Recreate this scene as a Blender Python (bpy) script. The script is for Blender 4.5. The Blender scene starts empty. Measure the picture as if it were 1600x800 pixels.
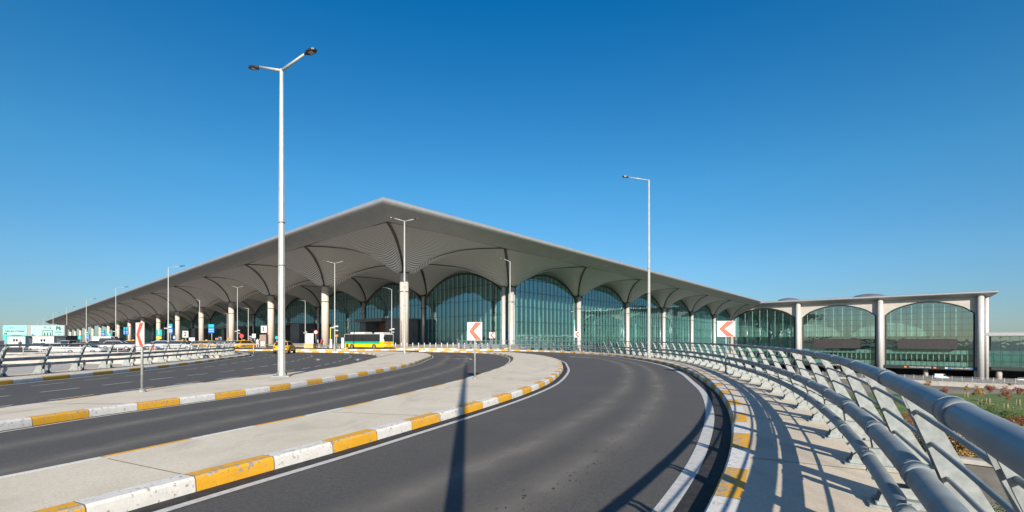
import bpy, bmesh, math, random
from mathutils import Vector, Matrix
random.seed(7)
R = math.radians
SC = bpy.context.scene
COL = SC.collection
# ------------------------------------------------------------------ camera, sky, sun, exposure
H = 1.7; F = 722.0; CX = 800.0; HZ = 530.0          # eye height, focal length and horizon in photo pixels
cd = bpy.data.cameras.new('camera'); cam = bpy.data.objects.new('camera', cd); COL.objects.link(cam)
cam.location = (0, 0, H); cam.rotation_euler = (R(90), 0, 0)
cd.sensor_width = 36; cd.lens = 36 * F / 1600; cd.shift_y = (HZ - 400) / 1600
cd.clip_start = 0.05; cd.clip_end = 20000
SC.camera = cam
SUN_EL = R(23.5); SUN_DIR = Vector((0.094, -0.9956, 0)).normalized()   # horizontal direction towards the sun
w = bpy.data.worlds.new('World'); SC.world = w; w.use_nodes = True
nt = w.node_tree; bg = nt.nodes['Background']
sky = nt.nodes.new('ShaderNodeTexSky'); sky.sky_type = 'NISHITA'; sky.sun_disc = False
sky.sun_elevation = SUN_EL; sky.sun_rotation = math.atan2(SUN_DIR.x, SUN_DIR.y)
sky.altitude = 0; sky.air_density = 1.0; sky.dust_density = 0.2; sky.ozone_density = 2.0
# clear dry air: deeper blue overhead, grey-blue instead of yellow at the horizon (by elevation of the sky direction)
wtc = nt.nodes.new('ShaderNodeTexCoord'); wsp = nt.nodes.new('ShaderNodeSeparateXYZ'); nt.links.new(wtc.outputs['Generated'], wsp.inputs[0])
wcr = nt.nodes.new('ShaderNodeValToRGB'); nt.links.new(wsp.outputs[2], wcr.inputs[0]); el = wcr.color_ramp.elements
SKYR = [(0.0, (.26, .345, .48)), (.05, (.26, .375, .51)), (.14, (.27, .47, .60)), (.3, (.195, .56, .71)), (.6, (.012, .475, .77))]
el[0].position, el[0].color = SKYR[0][0], (*SKYR[0][1], 1); el[1].position, el[1].color = SKYR[-1][0], (*SKYR[-1][1], 1)
for p_, c_ in SKYR[1:-1]: e_ = el.new(p_); e_.color = (*c_, 1)
wmx = nt.nodes.new('ShaderNodeMix'); wmx.data_type = 'RGBA'; wmx.blend_type = 'MULTIPLY'; wmx.inputs[0].default_value = 1
# paler, brighter air on the sun's side of the sky
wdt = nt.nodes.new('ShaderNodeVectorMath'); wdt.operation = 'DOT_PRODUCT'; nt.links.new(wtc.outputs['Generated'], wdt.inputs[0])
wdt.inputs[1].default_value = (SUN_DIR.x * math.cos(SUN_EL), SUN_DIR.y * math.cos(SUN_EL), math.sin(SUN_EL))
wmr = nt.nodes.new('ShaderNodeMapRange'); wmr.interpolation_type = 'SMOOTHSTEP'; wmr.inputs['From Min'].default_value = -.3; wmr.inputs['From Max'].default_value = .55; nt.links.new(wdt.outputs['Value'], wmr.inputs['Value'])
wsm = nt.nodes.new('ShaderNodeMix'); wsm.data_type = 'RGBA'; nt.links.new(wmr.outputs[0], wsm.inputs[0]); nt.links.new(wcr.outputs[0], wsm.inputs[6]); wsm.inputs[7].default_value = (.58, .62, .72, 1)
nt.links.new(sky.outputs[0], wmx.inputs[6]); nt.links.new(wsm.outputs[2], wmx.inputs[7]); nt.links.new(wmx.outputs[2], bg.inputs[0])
bg.inputs[1].default_value = 0.114
sl = bpy.data.lights.new('sun', 'SUN'); sun = bpy.data.objects.new('sun', sl); COL.objects.link(sun)
sl.energy = 5.0; sl.angle = R(0.53); sl.color = (1.0, 0.90, 0.76)
sd = Vector((SUN_DIR.x * math.cos(SUN_EL), SUN_DIR.y * math.cos(SUN_EL), math.sin(SUN_EL)))
sun.rotation_euler = sd.to_track_quat('Z', 'Y').to_euler()
SC.view_settings.view_transform = 'Standard'; SC.view_settings.look = 'None'
SC.view_settings.exposure = 0.72; SC.view_settings.gamma = 1.0
SC.render.engine = 'CYCLES'
SC.cycles.max_bounces = 8; SC.cycles.transparent_max_bounces = 12
try: SC.cycles.use_denoising = True
except Exception: pass

# ------------------------------------------------------------------ materials
def mat(name, col, rough=0.6, metal=0.0, noise=0.0, nscale=3.0, bump=0.0, bscale=60.0, spec=None, col2=None, ndet=6.0, nlo=.35, nhi=.65):
    m = bpy.data.materials.new(name); m.use_nodes = True; n = m.node_tree.nodes; l = m.node_tree.links
    b = n['Principled BSDF']
    b.inputs['Base Color'].default_value = (*col, 1); b.inputs['Roughness'].default_value = rough; b.inputs['Metallic'].default_value = metal
    if spec is not None: b.inputs['Specular IOR Level'].default_value = spec
    if noise or bump or col2: tc = n.new('ShaderNodeTexCoord')
    if noise or col2:
        t = n.new('ShaderNodeTexNoise'); t.inputs['Scale'].default_value = nscale; t.inputs['Detail'].default_value = ndet
        l.new(tc.outputs['Object'], t.inputs['Vector'])
        r = n.new('ShaderNodeMapRange'); r.inputs['From Min'].default_value = nlo; r.inputs['From Max'].default_value = nhi
        l.new(t.outputs['Fac'], r.inputs['Value'])
        x = n.new('ShaderNodeMix'); x.data_type = 'RGBA'
        c2 = col2 if col2 else tuple(min(1, c * (1 + noise)) for c in col)
        c1 = col if col2 else tuple(c * (1 - noise) for c in col)
        x.inputs[6].default_value = (*c1, 1); x.inputs[7].default_value = (*c2, 1)
        l.new(r.outputs[0], x.inputs[0]); l.new(x.outputs[2], b.inputs['Base Color'])
    if bump:
        t2 = n.new('ShaderNodeTexNoise'); t2.inputs['Scale'].default_value = bscale; t2.inputs['Detail'].default_value = 5
        l.new(tc.outputs['Object'], t2.inputs['Vector'])
        bp = n.new('ShaderNodeBump'); bp.inputs['Strength'].default_value = bump; bp.inputs['Distance'].default_value = 0.02
        l.new(t2.outputs['Fac'], bp.inputs['Height']); l.new(bp.outputs[0], b.inputs['Normal'])
    return m

def asphalt_mat(name, base, worn):
    m = bpy.data.materials.new(name); m.use_nodes = True; n = m.node_tree.nodes; l = m.node_tree.links; b = n['Principled BSDF']
    tc = n.new('ShaderNodeTexCoord')
    def noise(s, d=4, ro=.5):
        t = n.new('ShaderNodeTexNoise'); t.inputs['Scale'].default_value = s; t.inputs['Detail'].default_value = d; t.inputs['Roughness'].default_value = ro
        l.new(tc.outputs['Object'], t.inputs['Vector']); return t.outputs['Fac']
    def rng(v, a, c, o0=0., o1=1.):
        r = n.new('ShaderNodeMapRange'); r.inputs['From Min'].default_value = a; r.inputs['From Max'].default_value = c
        r.inputs['To Min'].default_value = o0; r.inputs['To Max'].default_value = o1; l.new(v, r.inputs['Value']); return r.outputs[0]
    def mix(f, a, c, kind='MIX'):
        x = n.new('ShaderNodeMix'); x.data_type = 'RGBA'; x.blend_type = kind
        if isinstance(f, float): x.inputs[0].default_value = f
        else: l.new(f, x.inputs[0])
        for i, v in ((6, a), (7, c)):
            if isinstance(v, tuple): x.inputs[i].default_value = (*v, 1)
            else: l.new(v, x.inputs[i])
        return x.outputs[2]
    c = mix(rng(noise(.35, 3), .35, .7), base, worn)
    c = mix(rng(noise(13, 5, .8), .36, .62), tuple(v * .74 for v in base), c)            # coarse patchiness
    c = mix(rng(noise(.8, 6, .7), .55, .68), c, tuple(v * .80 for v in base))            # darker worn areas
    c = mix(rng(noise(38, 3, .7), .25, .75), tuple(v * .42 for v in base), c)          # binder between the stones
    c = mix(rng(noise(110, 2, .6), .64, .74), c, (.20, .195, .18))                        # pale aggregate
    c = mix(rng(noise(2.1, 8, .75), .665, .70), c, (.016, .016, .017))                   # tar spots
    l.new(c, b.inputs['Base Color']); b.inputs['Roughness'].default_value = .82; b.inputs['Specular IOR Level'].default_value = .3
    bp = n.new('ShaderNodeBump'); bp.inputs['Strength'].default_value = .5; bp.inputs['Distance'].default_value = .01
    l.new(noise(70, 4, .7), bp.inputs['Height']); l.new(bp.outputs[0], b.inputs['Normal'])
    return m

def kerb_mat(name, period, wear):
    """painted blocks: white and yellow along UV.x (metres), worn where the concrete shows"""
    m = bpy.data.materials.new(name); m.use_nodes = True; n = m.node_tree.nodes; l = m.node_tree.links; b = n['Principled BSDF']
    uv = n.new('ShaderNodeUVMap'); uv.uv_map = 'UVMap'; sp = n.new('ShaderNodeSeparateXYZ'); l.new(uv.outputs[0], sp.inputs[0])
    def mth(op, a, v=None):
        x = n.new('ShaderNodeMath'); x.operation = op
        l.new(a, x.inputs[0]) if not isinstance(a, float) else None
        if v is not None:
            if isinstance(v, float): x.inputs[1].default_value = v
            else: l.new(v, x.inputs[1])
        return x.outputs[0]
    fr = mth('FRACT', mth('DIVIDE', sp.outputs[0], period * 2.0))
    st = mth('GREATER_THAN', fr, .5)
    fj = mth('FRACT', mth('DIVIDE', sp.outputs[0], period))
    tc = n.new('ShaderNodeTexCoord')
    def noise(s, d=6, ro=.6):
        t = n.new('ShaderNodeTexNoise'); t.inputs['Scale'].default_value = s; t.inputs['Detail'].default_value = d; t.inputs['Roughness'].default_value = ro
        l.new(tc.outputs['Object'], t.inputs['Vector']); return t.outputs['Fac']
    def mix(f, a, c):
        x = n.new('ShaderNodeMix'); x.data_type = 'RGBA'; l.new(f, x.inputs[0])
        for i, v in ((6, a), (7, c)):
            if isinstance(v, tuple): x.inputs[i].default_value = (*v, 1)
            else: l.new(v, x.inputs[i])
        return x.outputs[2]
    def rng(v, a, c):
        r = n.new('ShaderNodeMapRange'); r.inputs['From Min'].default_value = a; r.inputs['From Max'].default_value = c; l.new(v, r.inputs['Value']); return r.outputs[0]
    white = mix(rng(noise(9), .3, .7), (.56, .56, .53), (.66, .65, .62))
    yel = mix(rng(noise(5), .3, .7), (.60, .305, .012), (.70, .365, .018))
    paint = mix(st, white, yel)
    conc = mix(rng(noise(30), .3, .7), (.20, .18, .14), (.42, .38, .31))
    # wear: more on the yellow, most along the upper edge (UV.y near 1)
    edge = n.new('ShaderNodeMapRange'); edge.inputs['From Min'].default_value = .0; edge.inputs['From Max'].default_value = .28
    edge.inputs['To Min'].default_value = .09; edge.inputs['To Max'].default_value = 0.0
    l.new(mth('ABSOLUTE', mth('SUBTRACT', sp.outputs[1], .5)), edge.inputs['Value'])
    thr = mth('ADD', noise(14, 8, .7), mth('MULTIPLY', edge.outputs[0], mth('ADD', mth('MULTIPLY', st, 1.1), .25)))
    thr = mth('ADD', thr, mth('MULTIPLY', noise(1.3, 2), .10))
    c = mix(rng(thr, wear, wear + .035), paint, conc)
    c = mix(rng(noise(75, 2), .70, .75), c, (.12, .11, .10))
    c = mix(mth('LESS_THAN', fj, .012), c, (.10, .095, .085))
    l.new(c, b.inputs['Base Color']); b.inputs['Roughness'].default_value = .7
    bp = n.new('ShaderNodeBump'); bp.inputs['Strength'].default_value = .35; bp.inputs['Distance'].default_value = .01
    l.new(noise(45), bp.inputs['Height']); l.new(bp.outputs[0], b.inputs['Normal'])
    return m

def slab_mat(name, a, c, seam=0.0):
    """cast concrete: cloudy patches, fine grain, faint streaks"""
    m = bpy.data.materials.new(name); m.use_nodes = True; n = m.node_tree.nodes; l = m.node_tree.links; b = n['Principled BSDF']
    tc = n.new('ShaderNodeTexCoord')
    def noise(s, d=5, ro=.55, sc=None):
        t = n.new('ShaderNodeTexNoise'); t.inputs['Scale'].default_value = s; t.inputs['Detail'].default_value = d; t.inputs['Roughness'].default_value = ro
        if sc:
            mp = n.new('ShaderNodeMapping'); mp.inputs['Scale'].default_value = sc; l.new(tc.outputs['Object'], mp.inputs[0]); l.new(mp.outputs[0], t.inputs['Vector'])
        else: l.new(tc.outputs['Object'], t.inputs['Vector'])
        return t.outputs['Fac']
    def mix(f, a_, c_):
        x = n.new('ShaderNodeMix'); x.data_type = 'RGBA'; l.new(f, x.inputs[0])
        for i, v in ((6, a_), (7, c_)):
            if isinstance(v, tuple): x.inputs[i].default_value = (*v, 1)
            else: l.new(v, x.inputs[i])
        return x.outputs[2]
    def rng(v, a_, c_):
        r = n.new('ShaderNodeMapRange'); r.inputs['From Min'].default_value = a_; r.inputs['From Max'].default_value = c_; l.new(v, r.inputs['Value']); return r.outputs[0]
    k = mix(rng(noise(.9), .3, .7), a, c)
    k = mix(rng(noise(45, 4, .7), .2, .55), tuple(v * .72 for v in a), k)
    k = mix(rng(noise(2.2, 6, .6, (1, .25, 1)), .56, .74), k, tuple(v * .78 for v in a))
    k = mix(rng(noise(5, 8, .8), .64, .72), k, tuple(v * .55 for v in a))
    k = mix(rng(noise(.45, 5, .65), .52, .66), k, tuple(v * .86 for v in a))
    l.new(k, b.inputs['Base Color']); b.inputs['Roughness'].default_value = .85
    bp = n.new('ShaderNodeBump'); bp.inputs['Strength'].default_value = .3; bp.inputs['Distance'].default_value = .01
    l.new(noise(60), bp.inputs['Height']); l.new(bp.outputs[0], b.inputs['Normal'])
    return m

def vault_mat():
    """metal slats in rings: UV.y counts slats"""
    m = bpy.data.materials.new('vault_slats'); m.use_nodes = True; n = m.node_tree.nodes; l = m.node_tree.links; b = n['Principled BSDF']
    uv = n.new('ShaderNodeUVMap'); uv.uv_map = 'UVMap'; sp = n.new('ShaderNodeSeparateXYZ'); l.new(uv.outputs[0], sp.inputs[0])
    fr = n.new('ShaderNodeMath'); fr.operation = 'PINGPONG'; fr.inputs[1].default_value = .5; l.new(sp.outputs[1], fr.inputs[0])
    r = n.new('ShaderNodeMapRange'); r.inputs['From Min'].default_value = .10; r.inputs['From Max'].default_value = .24; l.new(fr.outputs[0], r.inputs['Value'])
    x = n.new('ShaderNodeMix'); x.data_type = 'RGBA'; x.inputs[6].default_value = (.19, .187, .18, 1); x.inputs[7].default_value = (.60, .605, .60, 1)
    l.new(r.outputs[0], x.inputs[0]); l.new(x.outputs[2], b.inputs['Base Color'])
    bp = n.new('ShaderNodeBump'); bp.inputs['Strength'].default_value = .9; bp.inputs['Distance'].default_value = .25
    l.new(r.outputs[0], bp.inputs['Height']); l.new(bp.outputs[0], b.inputs['Normal'])
    b.inputs['Roughness'].default_value = .5; b.inputs['Metallic'].default_value = .15
    return m

def glass_mat(name, tint, refl, fac, rough=.015, wob=.02):
    m = bpy.data.materials.new(name); m.use_nodes = True; n = m.node_tree.nodes; l = m.node_tree.links
    n.remove(n['Principled BSDF']); out = n['Material Output']
    tr = n.new('ShaderNodeBsdfTransparent'); tr.inputs[0].default_value = (*tint, 1)
    gl = n.new('ShaderNodeBsdfGlossy'); gl.inputs['Color'].default_value = (*refl, 1); gl.inputs['Roughness'].default_value = rough
    tc = n.new('ShaderNodeTexCoord'); t = n.new('ShaderNodeTexNoise'); t.inputs['Scale'].default_value = .35; l.new(tc.outputs['Object'], t.inputs['Vector'])
    bp = n.new('ShaderNodeBump'); bp.inputs['Strength'].default_value = wob; bp.inputs['Distance'].default_value = 1.0
    l.new(t.outputs['Fac'], bp.inputs['Height']); l.new(bp.outputs[0], gl.inputs['Normal'])
    mx = n.new('ShaderNodeMixShader'); mx.inputs[0].default_value = fac
    l.new(tr.outputs[0], mx.inputs[1]); l.new(gl.outputs[0], mx.inputs[2]); l.new(mx.outputs[0], out.inputs[0])
    return m

def mural_mat():
    m = bpy.data.materials.new('mural'); m.use_nodes = True; n = m.node_tree.nodes; l = m.node_tree.links; b = n['Principled BSDF']
    tc = n.new('ShaderNodeTexCoord'); t = n.new('ShaderNodeTexNoise'); t.inputs['Scale'].default_value = .16; t.inputs['Detail'].default_value = 1.5
    l.new(tc.outputs['Object'], t.inputs['Vector'])
    cr = n.new('ShaderNodeValToRGB'); l.new(t.outputs['Fac'], cr.inputs[0]); e = cr.color_ramp; e.interpolation = 'CONSTANT'
    e.elements[0].position = 0; e.elements[0].color = (.05, .16, .30, 1); e.elements[1].position = .38; e.elements[1].color = (.06, .48, .46, 1)
    for p, c in ((.45, (.20, .62, .55)), (.52, (.45, .72, .66)), (.6, (.30, .55, .75)), (.67, (.35, .62, .30))):
        k = e.elements.new(p); k.color = (*c, 1)
    l.new(cr.outputs[0], b.inputs['Base Color']); b.inputs['Roughness'].default_value = .6
    return m

def leaf_mat(name, a, c):
    m = mat(name, a, .75, col2=c, nscale=1.6, ndet=3); return m

M = dict(
    asphalt=asphalt_mat('asphalt', (.118, .116, .112), (.160, .155, .145)),
    gutter=mat('gutter_asphalt', (.020, .020, .021), .85, noise=.5, nscale=9, bump=.4, bscale=80),
    track=None,
    line=mat('road_paint', (.48, .48, .46), .6, noise=.12, nscale=12, col2=None, bump=.2, bscale=90),
    kerb=kerb_mat('kerb_paint', .97, .635), kerb2=kerb_mat('kerb_paint_outer', 1.15, .63), kerb3=kerb_mat('kerb_paint_middle', 1.03, .635), kerb4=kerb_mat('kerb_paint_left', 1.32, .62),
    island=slab_mat('island_concrete', (.54, .49, .395), (.66, .605, .495)),
    walk=slab_mat('walk_concrete', (.52, .455, .36), (.64, .57, .455)),
    plaza=slab_mat('plaza_concrete', (.36, .34, .31), (.46, .44, .40)),
    deck=mat('deck_concrete', (.33, .32, .30), .85, noise=.2, nscale=1.5),
    galv=mat('galvanised_steel', (.235, .26, .26), .55, .15, noise=.17, nscale=16, bump=.06, bscale=40),
    pipe=mat('painted_pipe', (.17, .20, .22), .46, .0, noise=.2, nscale=4, bump=.03, bscale=25),
    pole=mat('lamp_pole_steel', (.36, .38, .37), .45, .15, noise=.08, nscale=4),
    black=mat('black_plastic', (.02, .02, .022), .4), led=mat('led_lens', (.45, .40, .33), .3),
    slats=vault_mat(), soffit=mat('soffit_panel', (.30, .303, .30), .5, .1, noise=.06, nscale=.5),
    lip=mat('roof_edge_metal', (.46, .47, .48), .38, .55, noise=.05, nscale=.7),
    roof=mat('roof_sheet', (.35, .36, .37), .5, .3), slot=mat('slot_dark', (.035, .035, .033), .6, noise=.4, nscale=2),
    dark=mat('dark_frame', (.022, .027, .030), .45), beige=mat('beige_column', (.50, .435, .38), .6, noise=.05, nscale=1.5),
    steelcol=mat('grey_metal_column', (.46, .46, .45), .35, .25, noise=.05, nscale=1),
    fin=mat('pale_fin', (.78, .82, .76), .5), 
    glass=glass_mat('terminal_glass', (.42, .70, .71), (.58, .84, .90), .36),
    pglass=glass_mat('pier_glass', (.60, .82, .79), (.66, .88, .90), .28),
    inner=mat('interior_wall', (.16, .22, .22), .8, col2=(.28, .35, .33), nscale=.25, ndet=3), innerfl=mat('interior_floor', (.35, .38, .36), .6),
    pierwall=mat('pier_cladding', (.40, .38, .345), .55, noise=.07, nscale=.5), darkpanel=mat('dark_panel', (.11, .12, .13), .5, noise=.12, nscale=.4),
    brown=mat('brown_panel', (.20, .11, .08), .6, noise=.3, nscale=2), bridge=mat('bridge_cladding', (.034, .031, .032), .5, noise=.2, nscale=1.5),
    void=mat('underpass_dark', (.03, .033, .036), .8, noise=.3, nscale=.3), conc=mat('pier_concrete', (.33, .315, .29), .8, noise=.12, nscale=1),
    white=mat('white_paint', (.54, .54, .53), .5, noise=.03, nscale=4), red=mat('red_paint', (.72, .05, .035), .5, noise=.12, nscale=30, nlo=.2, nhi=.8),
    grass=mat('grass', (.055, .10, .022), .9, col2=(.10, .155, .035), nscale=.35, bump=.6, bscale=8),
    dirt=mat('ground', (.16, .15, .12), .9, noise=.3, nscale=.05), lowroad=mat('lower_asphalt', (.12, .12, .12), .85, noise=.15, nscale=.5),
    bark=mat('bark', (.13, .09, .06), .9), stake=mat('wood_stake', (.45, .36, .22), .8),
    leafg=leaf_mat('leaf_green', (.035, .075, .015), (.085, .14, .03)), leafr=leaf_mat('leaf_red', (.14, .045, .025), (.26, .10, .05)),
    leafo=leaf_mat('leaf_orange', (.26, .14, .04), (.38, .24, .08)), leafd=leaf_mat('leaf_dark', (.03, .05, .02), (.075, .085, .03)),
    taxi=mat('taxi_yellow', (.68, .35, .008), .3), carwhite=mat('car_white', (.50, .51, .52), .3), cardark=mat('car_dark', (.03, .035, .045), .25),
    carblue=mat('car_pale_blue', (.38, .48, .56), .3), carsilver=mat('car_silver', (.50, .52, .53), .3, .4), carred=mat('car_red', (.5, .03, .03), .3),
    carglass=mat('car_glass', (.015, .02, .022), .08), tyre=mat('tyre', (.02, .02, .02), .8), rim=mat('rim', (.4, .4, .42), .35, .6),
    tail=mat('tail_lamp', (.45, .01, .01), .3), head=mat('head_lamp', (.7, .72, .75), .15), green=mat('bus_green', (.01, .30, .18), .45),
    busyel=mat('bus_yellow', (.66, .47, .01), .35), teal=mat('sign_teal', (.01, .36, .36), .5), blue=mat('sign_blue', (.01, .14, .42), .5),
    palegrey=mat('sign_grey', (.50, .50, .50), .5), orange=mat('sign_orange', (.75, .20, .03), .5), signyel=mat('sign_yellow', (.80, .50, .02), .5),
    mint=mat('mint_panel', (.30, .52, .46), .6, noise=.04, nscale=.3), mural=mural_mat(), ink=mat('ink', (.03, .08, .10), .6),
    wood=mat('planter_wood', (.50, .34, .15), .7, noise=.2, nscale=6), skin=mat('skin', (.45, .28, .20), .6), hair=mat('hair', (.03, .02, .015), .7),
    cloth1=mat('cloth_dark', (.03, .035, .05), .9), cloth2=mat('cloth_white', (.6, .6, .62), .9), cloth3=mat('cloth_blue', (.06, .12, .3), .9), cloth4=mat('cloth_red', (.4, .05, .05), .9),
    crack=mat('tar_seal', (.018, .018, .019), .7), brownstone=mat('brown_stone', (.22, .17, .13), .7, noise=.15, nscale=2),
    spandrel=mat('spandrel', (.36, .40, .38), .6, noise=.06, nscale=.4),
    silver=mat('silver_cladding', (.50, .50, .50), .42, .2, noise=.05, nscale=.5),
    shadeconc=mat('shaded_concrete', (.11, .108, .105), .9, noise=.25, nscale=1.5),  # retaining wall concrete, its shade put into a darker base colour
    seam=mat('joint_filler', (.16, .145, .12), .9),
    fence=mat('fence_steel', (.50, .52, .52), .5, .3), chev=mat('chevron_red', (.78, .085, .05), .5, noise=.15, nscale=25), barrier=mat('barrier_grey', (.45, .46, .47), .7),
)

# ------------------------------------------------------------------ helpers
class MB:
    def __init__(s): s.v = []; s.f = []; s.m = []; s.uv = {}; s.mats = []; s.sm = []
    def mi(s, m):
        if m not in s.mats: s.mats.append(m)
        return s.mats.index(m)
    def face(s, idx, m, uv=None, smooth=False):
        s.f.append(tuple(idx)); s.m.append(s.mi(m)); s.sm.append(smooth)
        if uv: s.uv[len(s.f) - 1] = uv
    def quad(s, pts, m, uv=None, smooth=False):
        b = len(s.v); s.v += [tuple(p) for p in pts]; s.face(range(b, b + len(pts)), m, uv, smooth)
    def box(s, c, d, m, rz=0, bev=0, M4=None):
        cx, cy, cz = c; x, y, z = d[0] / 2, d[1] / 2, d[2] / 2
        if bev:
            k = min(bev, x * .9, y * .9, z * .9)
            pts = []
            for sz, rings in ((-1, 0), (1, 0)): pass
            ring = lambda ax, ay, zz: [(-ax + 0, -ay, zz), (ax, -ay, zz), (ax, ay, zz), (-ax, ay, zz)]
            P = []
            for zz, ax, ay in ((-z, x - k, y - k), (-z + k, x, y), (z - k, x, y), (z, x - k, y - k)): P += ring(ax, ay, zz)
            F_ = [(3, 2, 1, 0)] + [(r * 4 + i, r * 4 + (i + 1) % 4, r * 4 + 4 + (i + 1) % 4, r * 4 + 4 + i) for r in range(3) for i in range(4)] + [(12, 13, 14, 15)]
        else:
            P = [(sx * x, sy * y, sz * z) for sz in (-1, 1) for sx, sy in ((-1, -1), (1, -1), (1, 1), (-1, 1))]
            F_ = [(3, 2, 1, 0), (4, 5, 6, 7)] + [(i, (i + 1) % 4, (i + 1) % 4 + 4, i + 4) for i in range(4)]
        b = len(s.v); ca, sa = math.cos(rz), math.sin(rz)
        for p in P:
            if M4 is not None: q = M4 @ Vector(p); s.v.append((q.x + cx, q.y + cy, q.z + cz))
            else: s.v.append((cx + p[0] * ca - p[1] * sa, cy + p[0] * sa + p[1] * ca, cz + p[2]))
        for f in F_: s.face([b + i for i in f], m)
    def tube(s, pts, rad, m, n=8, cap=True, smooth=True):
        pts = [Vector(p) for p in pts]; rads = rad if isinstance(rad, (list, tuple)) else [rad] * len(pts); b = len(s.v)
        up0 = None
        for i, p in enumerate(pts):
            t = (pts[min(i + 1, len(pts) - 1)] - pts[max(i - 1, 0)]).normalized()
            u = Vector((0, 0, 1)) if abs(t.z) < .95 else Vector((1, 0, 0))
            if up0 is not None and abs(t.dot(up0)) < .95: u = up0
            a = t.cross(u).normalized(); c = a.cross(t).normalized(); up0 = c
            for k in range(n):
                an = 2 * math.pi * k / n; q = p + (a * math.cos(an) + c * math.sin(an)) * rads[i]; s.v.append(tuple(q))
        for i in range(len(pts) - 1):
            for k in range(n):
                s.face((b + i * n + k, b + i * n + (k + 1) % n, b + (i + 1) * n + (k + 1) % n, b + (i + 1) * n + k), m, None, smooth)
        if cap:
            s.face([b + k for k in range(n)][::-1], m); e = b + (len(pts) - 1) * n; s.face([e + k for k in range(n)], m)
    def prism(s, poly, z0, z1, m, mside=None):
        """poly: CCW list of (x,y)"""
        b = len(s.v); n = len(poly)
        s.v += [(x, y, z1) for x, y in poly] + [(x, y, z0) for x, y in poly]
        s.face(range(b, b + n), m); s.face([b + n + i for i in range(n)][::-1], m)
        for i in range(n): s.face((b + i, b + n + i, b + n + (i + 1) % n, b + (i + 1) % n), mside or m)
    def extr(s, poly, o, ax, ay, az, depth, m):
        """poly (a,b) in plane ax, ay at origin o, extruded along az"""
        o = Vector(o); ax = Vector(ax); ay = Vector(ay); az = Vector(az); b = len(s.v); n = len(poly)
        for d in (0, depth):
            for p in poly: s.v.append(tuple(o + ax * p[0] + ay * p[1] + az * d))
        s.face([b + i for i in range(n)][::-1], m); s.face([b + n + i for i in range(n)], m)
        for i in range(n): s.face((b + i, b + (i + 1) % n, b + n + (i + 1) % n, b + n + i), m)
    def build(s, name, parent=None, tri=False):
        me = bpy.data.meshes.new(name); me.from_pydata(s.v, [], s.f)
        for m in s.mats: me.materials.append(m)
        me.polygons.foreach_set('material_index', s.m); me.polygons.foreach_set('use_smooth', s.sm)
        if s.uv:
            ul = me.uv_layers.new(name='UVMap').data
            for fi, uv in s.uv.items():
                for li, c in zip(me.polygons[fi].loop_indices, uv): ul[li].uv = c
        if tri:
            bm = bmesh.new(); bm.from_mesh(me); bmesh.ops.triangulate(bm, faces=[f for f in bm.faces if len(f.verts) > 4]); bm.to_mesh(me); bm.free()
        me.update(); o = bpy.data.objects.new(name, me); COL.objects.link(o)
        if parent: o.parent = parent
        return o
def tag(o, label=None, cat=None, group=None, kind=None):
    if label: o['label'] = label
    if cat: o['category'] = cat
    if group: o['group'] = group
    if kind: o['kind'] = kind
    return o
def thing(name, label, cat, loc=(0, 0, 0), rz=0, group=None):
    o = bpy.data.objects.new(name, None); COL.objects.link(o); o.location = loc; o.rotation_euler = (0, 0, rz); o.empty_display_size = .3
    return tag(o, label, cat, group)
def kids(o): return KIDS.get(o.name, [])
def dup(root, loc, rz, label, scale=None, swap=None):
    """copy a thing with copies of its parts and sub-parts"""
    r = root.copy(); COL.objects.link(r); r.location = loc; r.rotation_euler = (0, 0, rz); r['label'] = label
    if scale: r.scale = (scale,) * 3
    def rec(src, dst):
        for ch in list(src.children):
            c = ch.copy(); COL.objects.link(c); c.parent = dst
            if swap and c.type == 'MESH':
                for a, b_ in swap:
                    if any(mm == a for mm in c.data.materials):
                        c.data = c.data.copy()
                        for i, mm in enumerate(c.data.materials):
                            if mm == a: c.data.materials[i] = b_
            rec(ch, c)
    rec(root, r); return r
def G(px, py, z=0.0):
    Y = (H - z) * F / (py - HZ); return ((px - CX) / F * Y, Y)
def at(px, Y): return (px - CX) / F * Y
def zat(py, Y): return H + (HZ - py) * Y / F
def smooth_line(pts, step=.6, it=3):
    """Catmull-Rom through the points, resampled evenly"""
    P = [Vector((p[0], p[1])) for p in pts]; P = [P[0] * 2 - P[1]] + P + [P[-1] * 2 - P[-2]]; out = []
    for i in range(1, len(P) - 2):
        L_ = (P[i + 1] - P[i]).length; n = max(2, int(L_ / .15)); n = min(n, 200)
        a, b, c, d = P[i - 1], P[i], P[i + 1], P[i + 2]
        # centripetal-ish: limit tangents
        t1 = (c - a) * .5; t2 = (d - b) * .5
        if t1.length > L_ * 1.1: t1 = t1.normalized() * L_ * 1.1
        if t2.length > L_ * 1.1: t2 = t2.normalized() * L_ * 1.1
        for k in range(n):
            t = k / n; h = 2 * t**3 - 3 * t**2 + 1, t**3 - 2 * t**2 + t, -2 * t**3 + 3 * t**2, t**3 - t**2
            out.append(b * h[0] + t1 * h[1] + c * h[2] + t2 * h[3])
    out.append(P[-2])
    return resample(out, step)
def resample(pts, step):
    acc = [0]
    for a, b in zip(pts, pts[1:]): acc.append(acc[-1] + (b - a).length)
    n = max(2, round(acc[-1] / step)); out = []; j = 0
    for k in range(n + 1):
        s = acc[-1] * k / n
        while j < len(acc) - 2 and acc[j + 1] < s: j += 1
        d = acc[j + 1] - acc[j]; t = (s - acc[j]) / d if d else 0; out.append(pts[j].lerp(pts[j + 1], min(1, max(0, t))))
    return out
def relax(pts, it, closed=False):
    for _ in range(it):
        q = pts[:]
        for i in range(1, len(pts) - 1): q[i] = (pts[i - 1] + pts[i] * 2 + pts[i + 1]) / 4
        pts = q
    return pts
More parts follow.
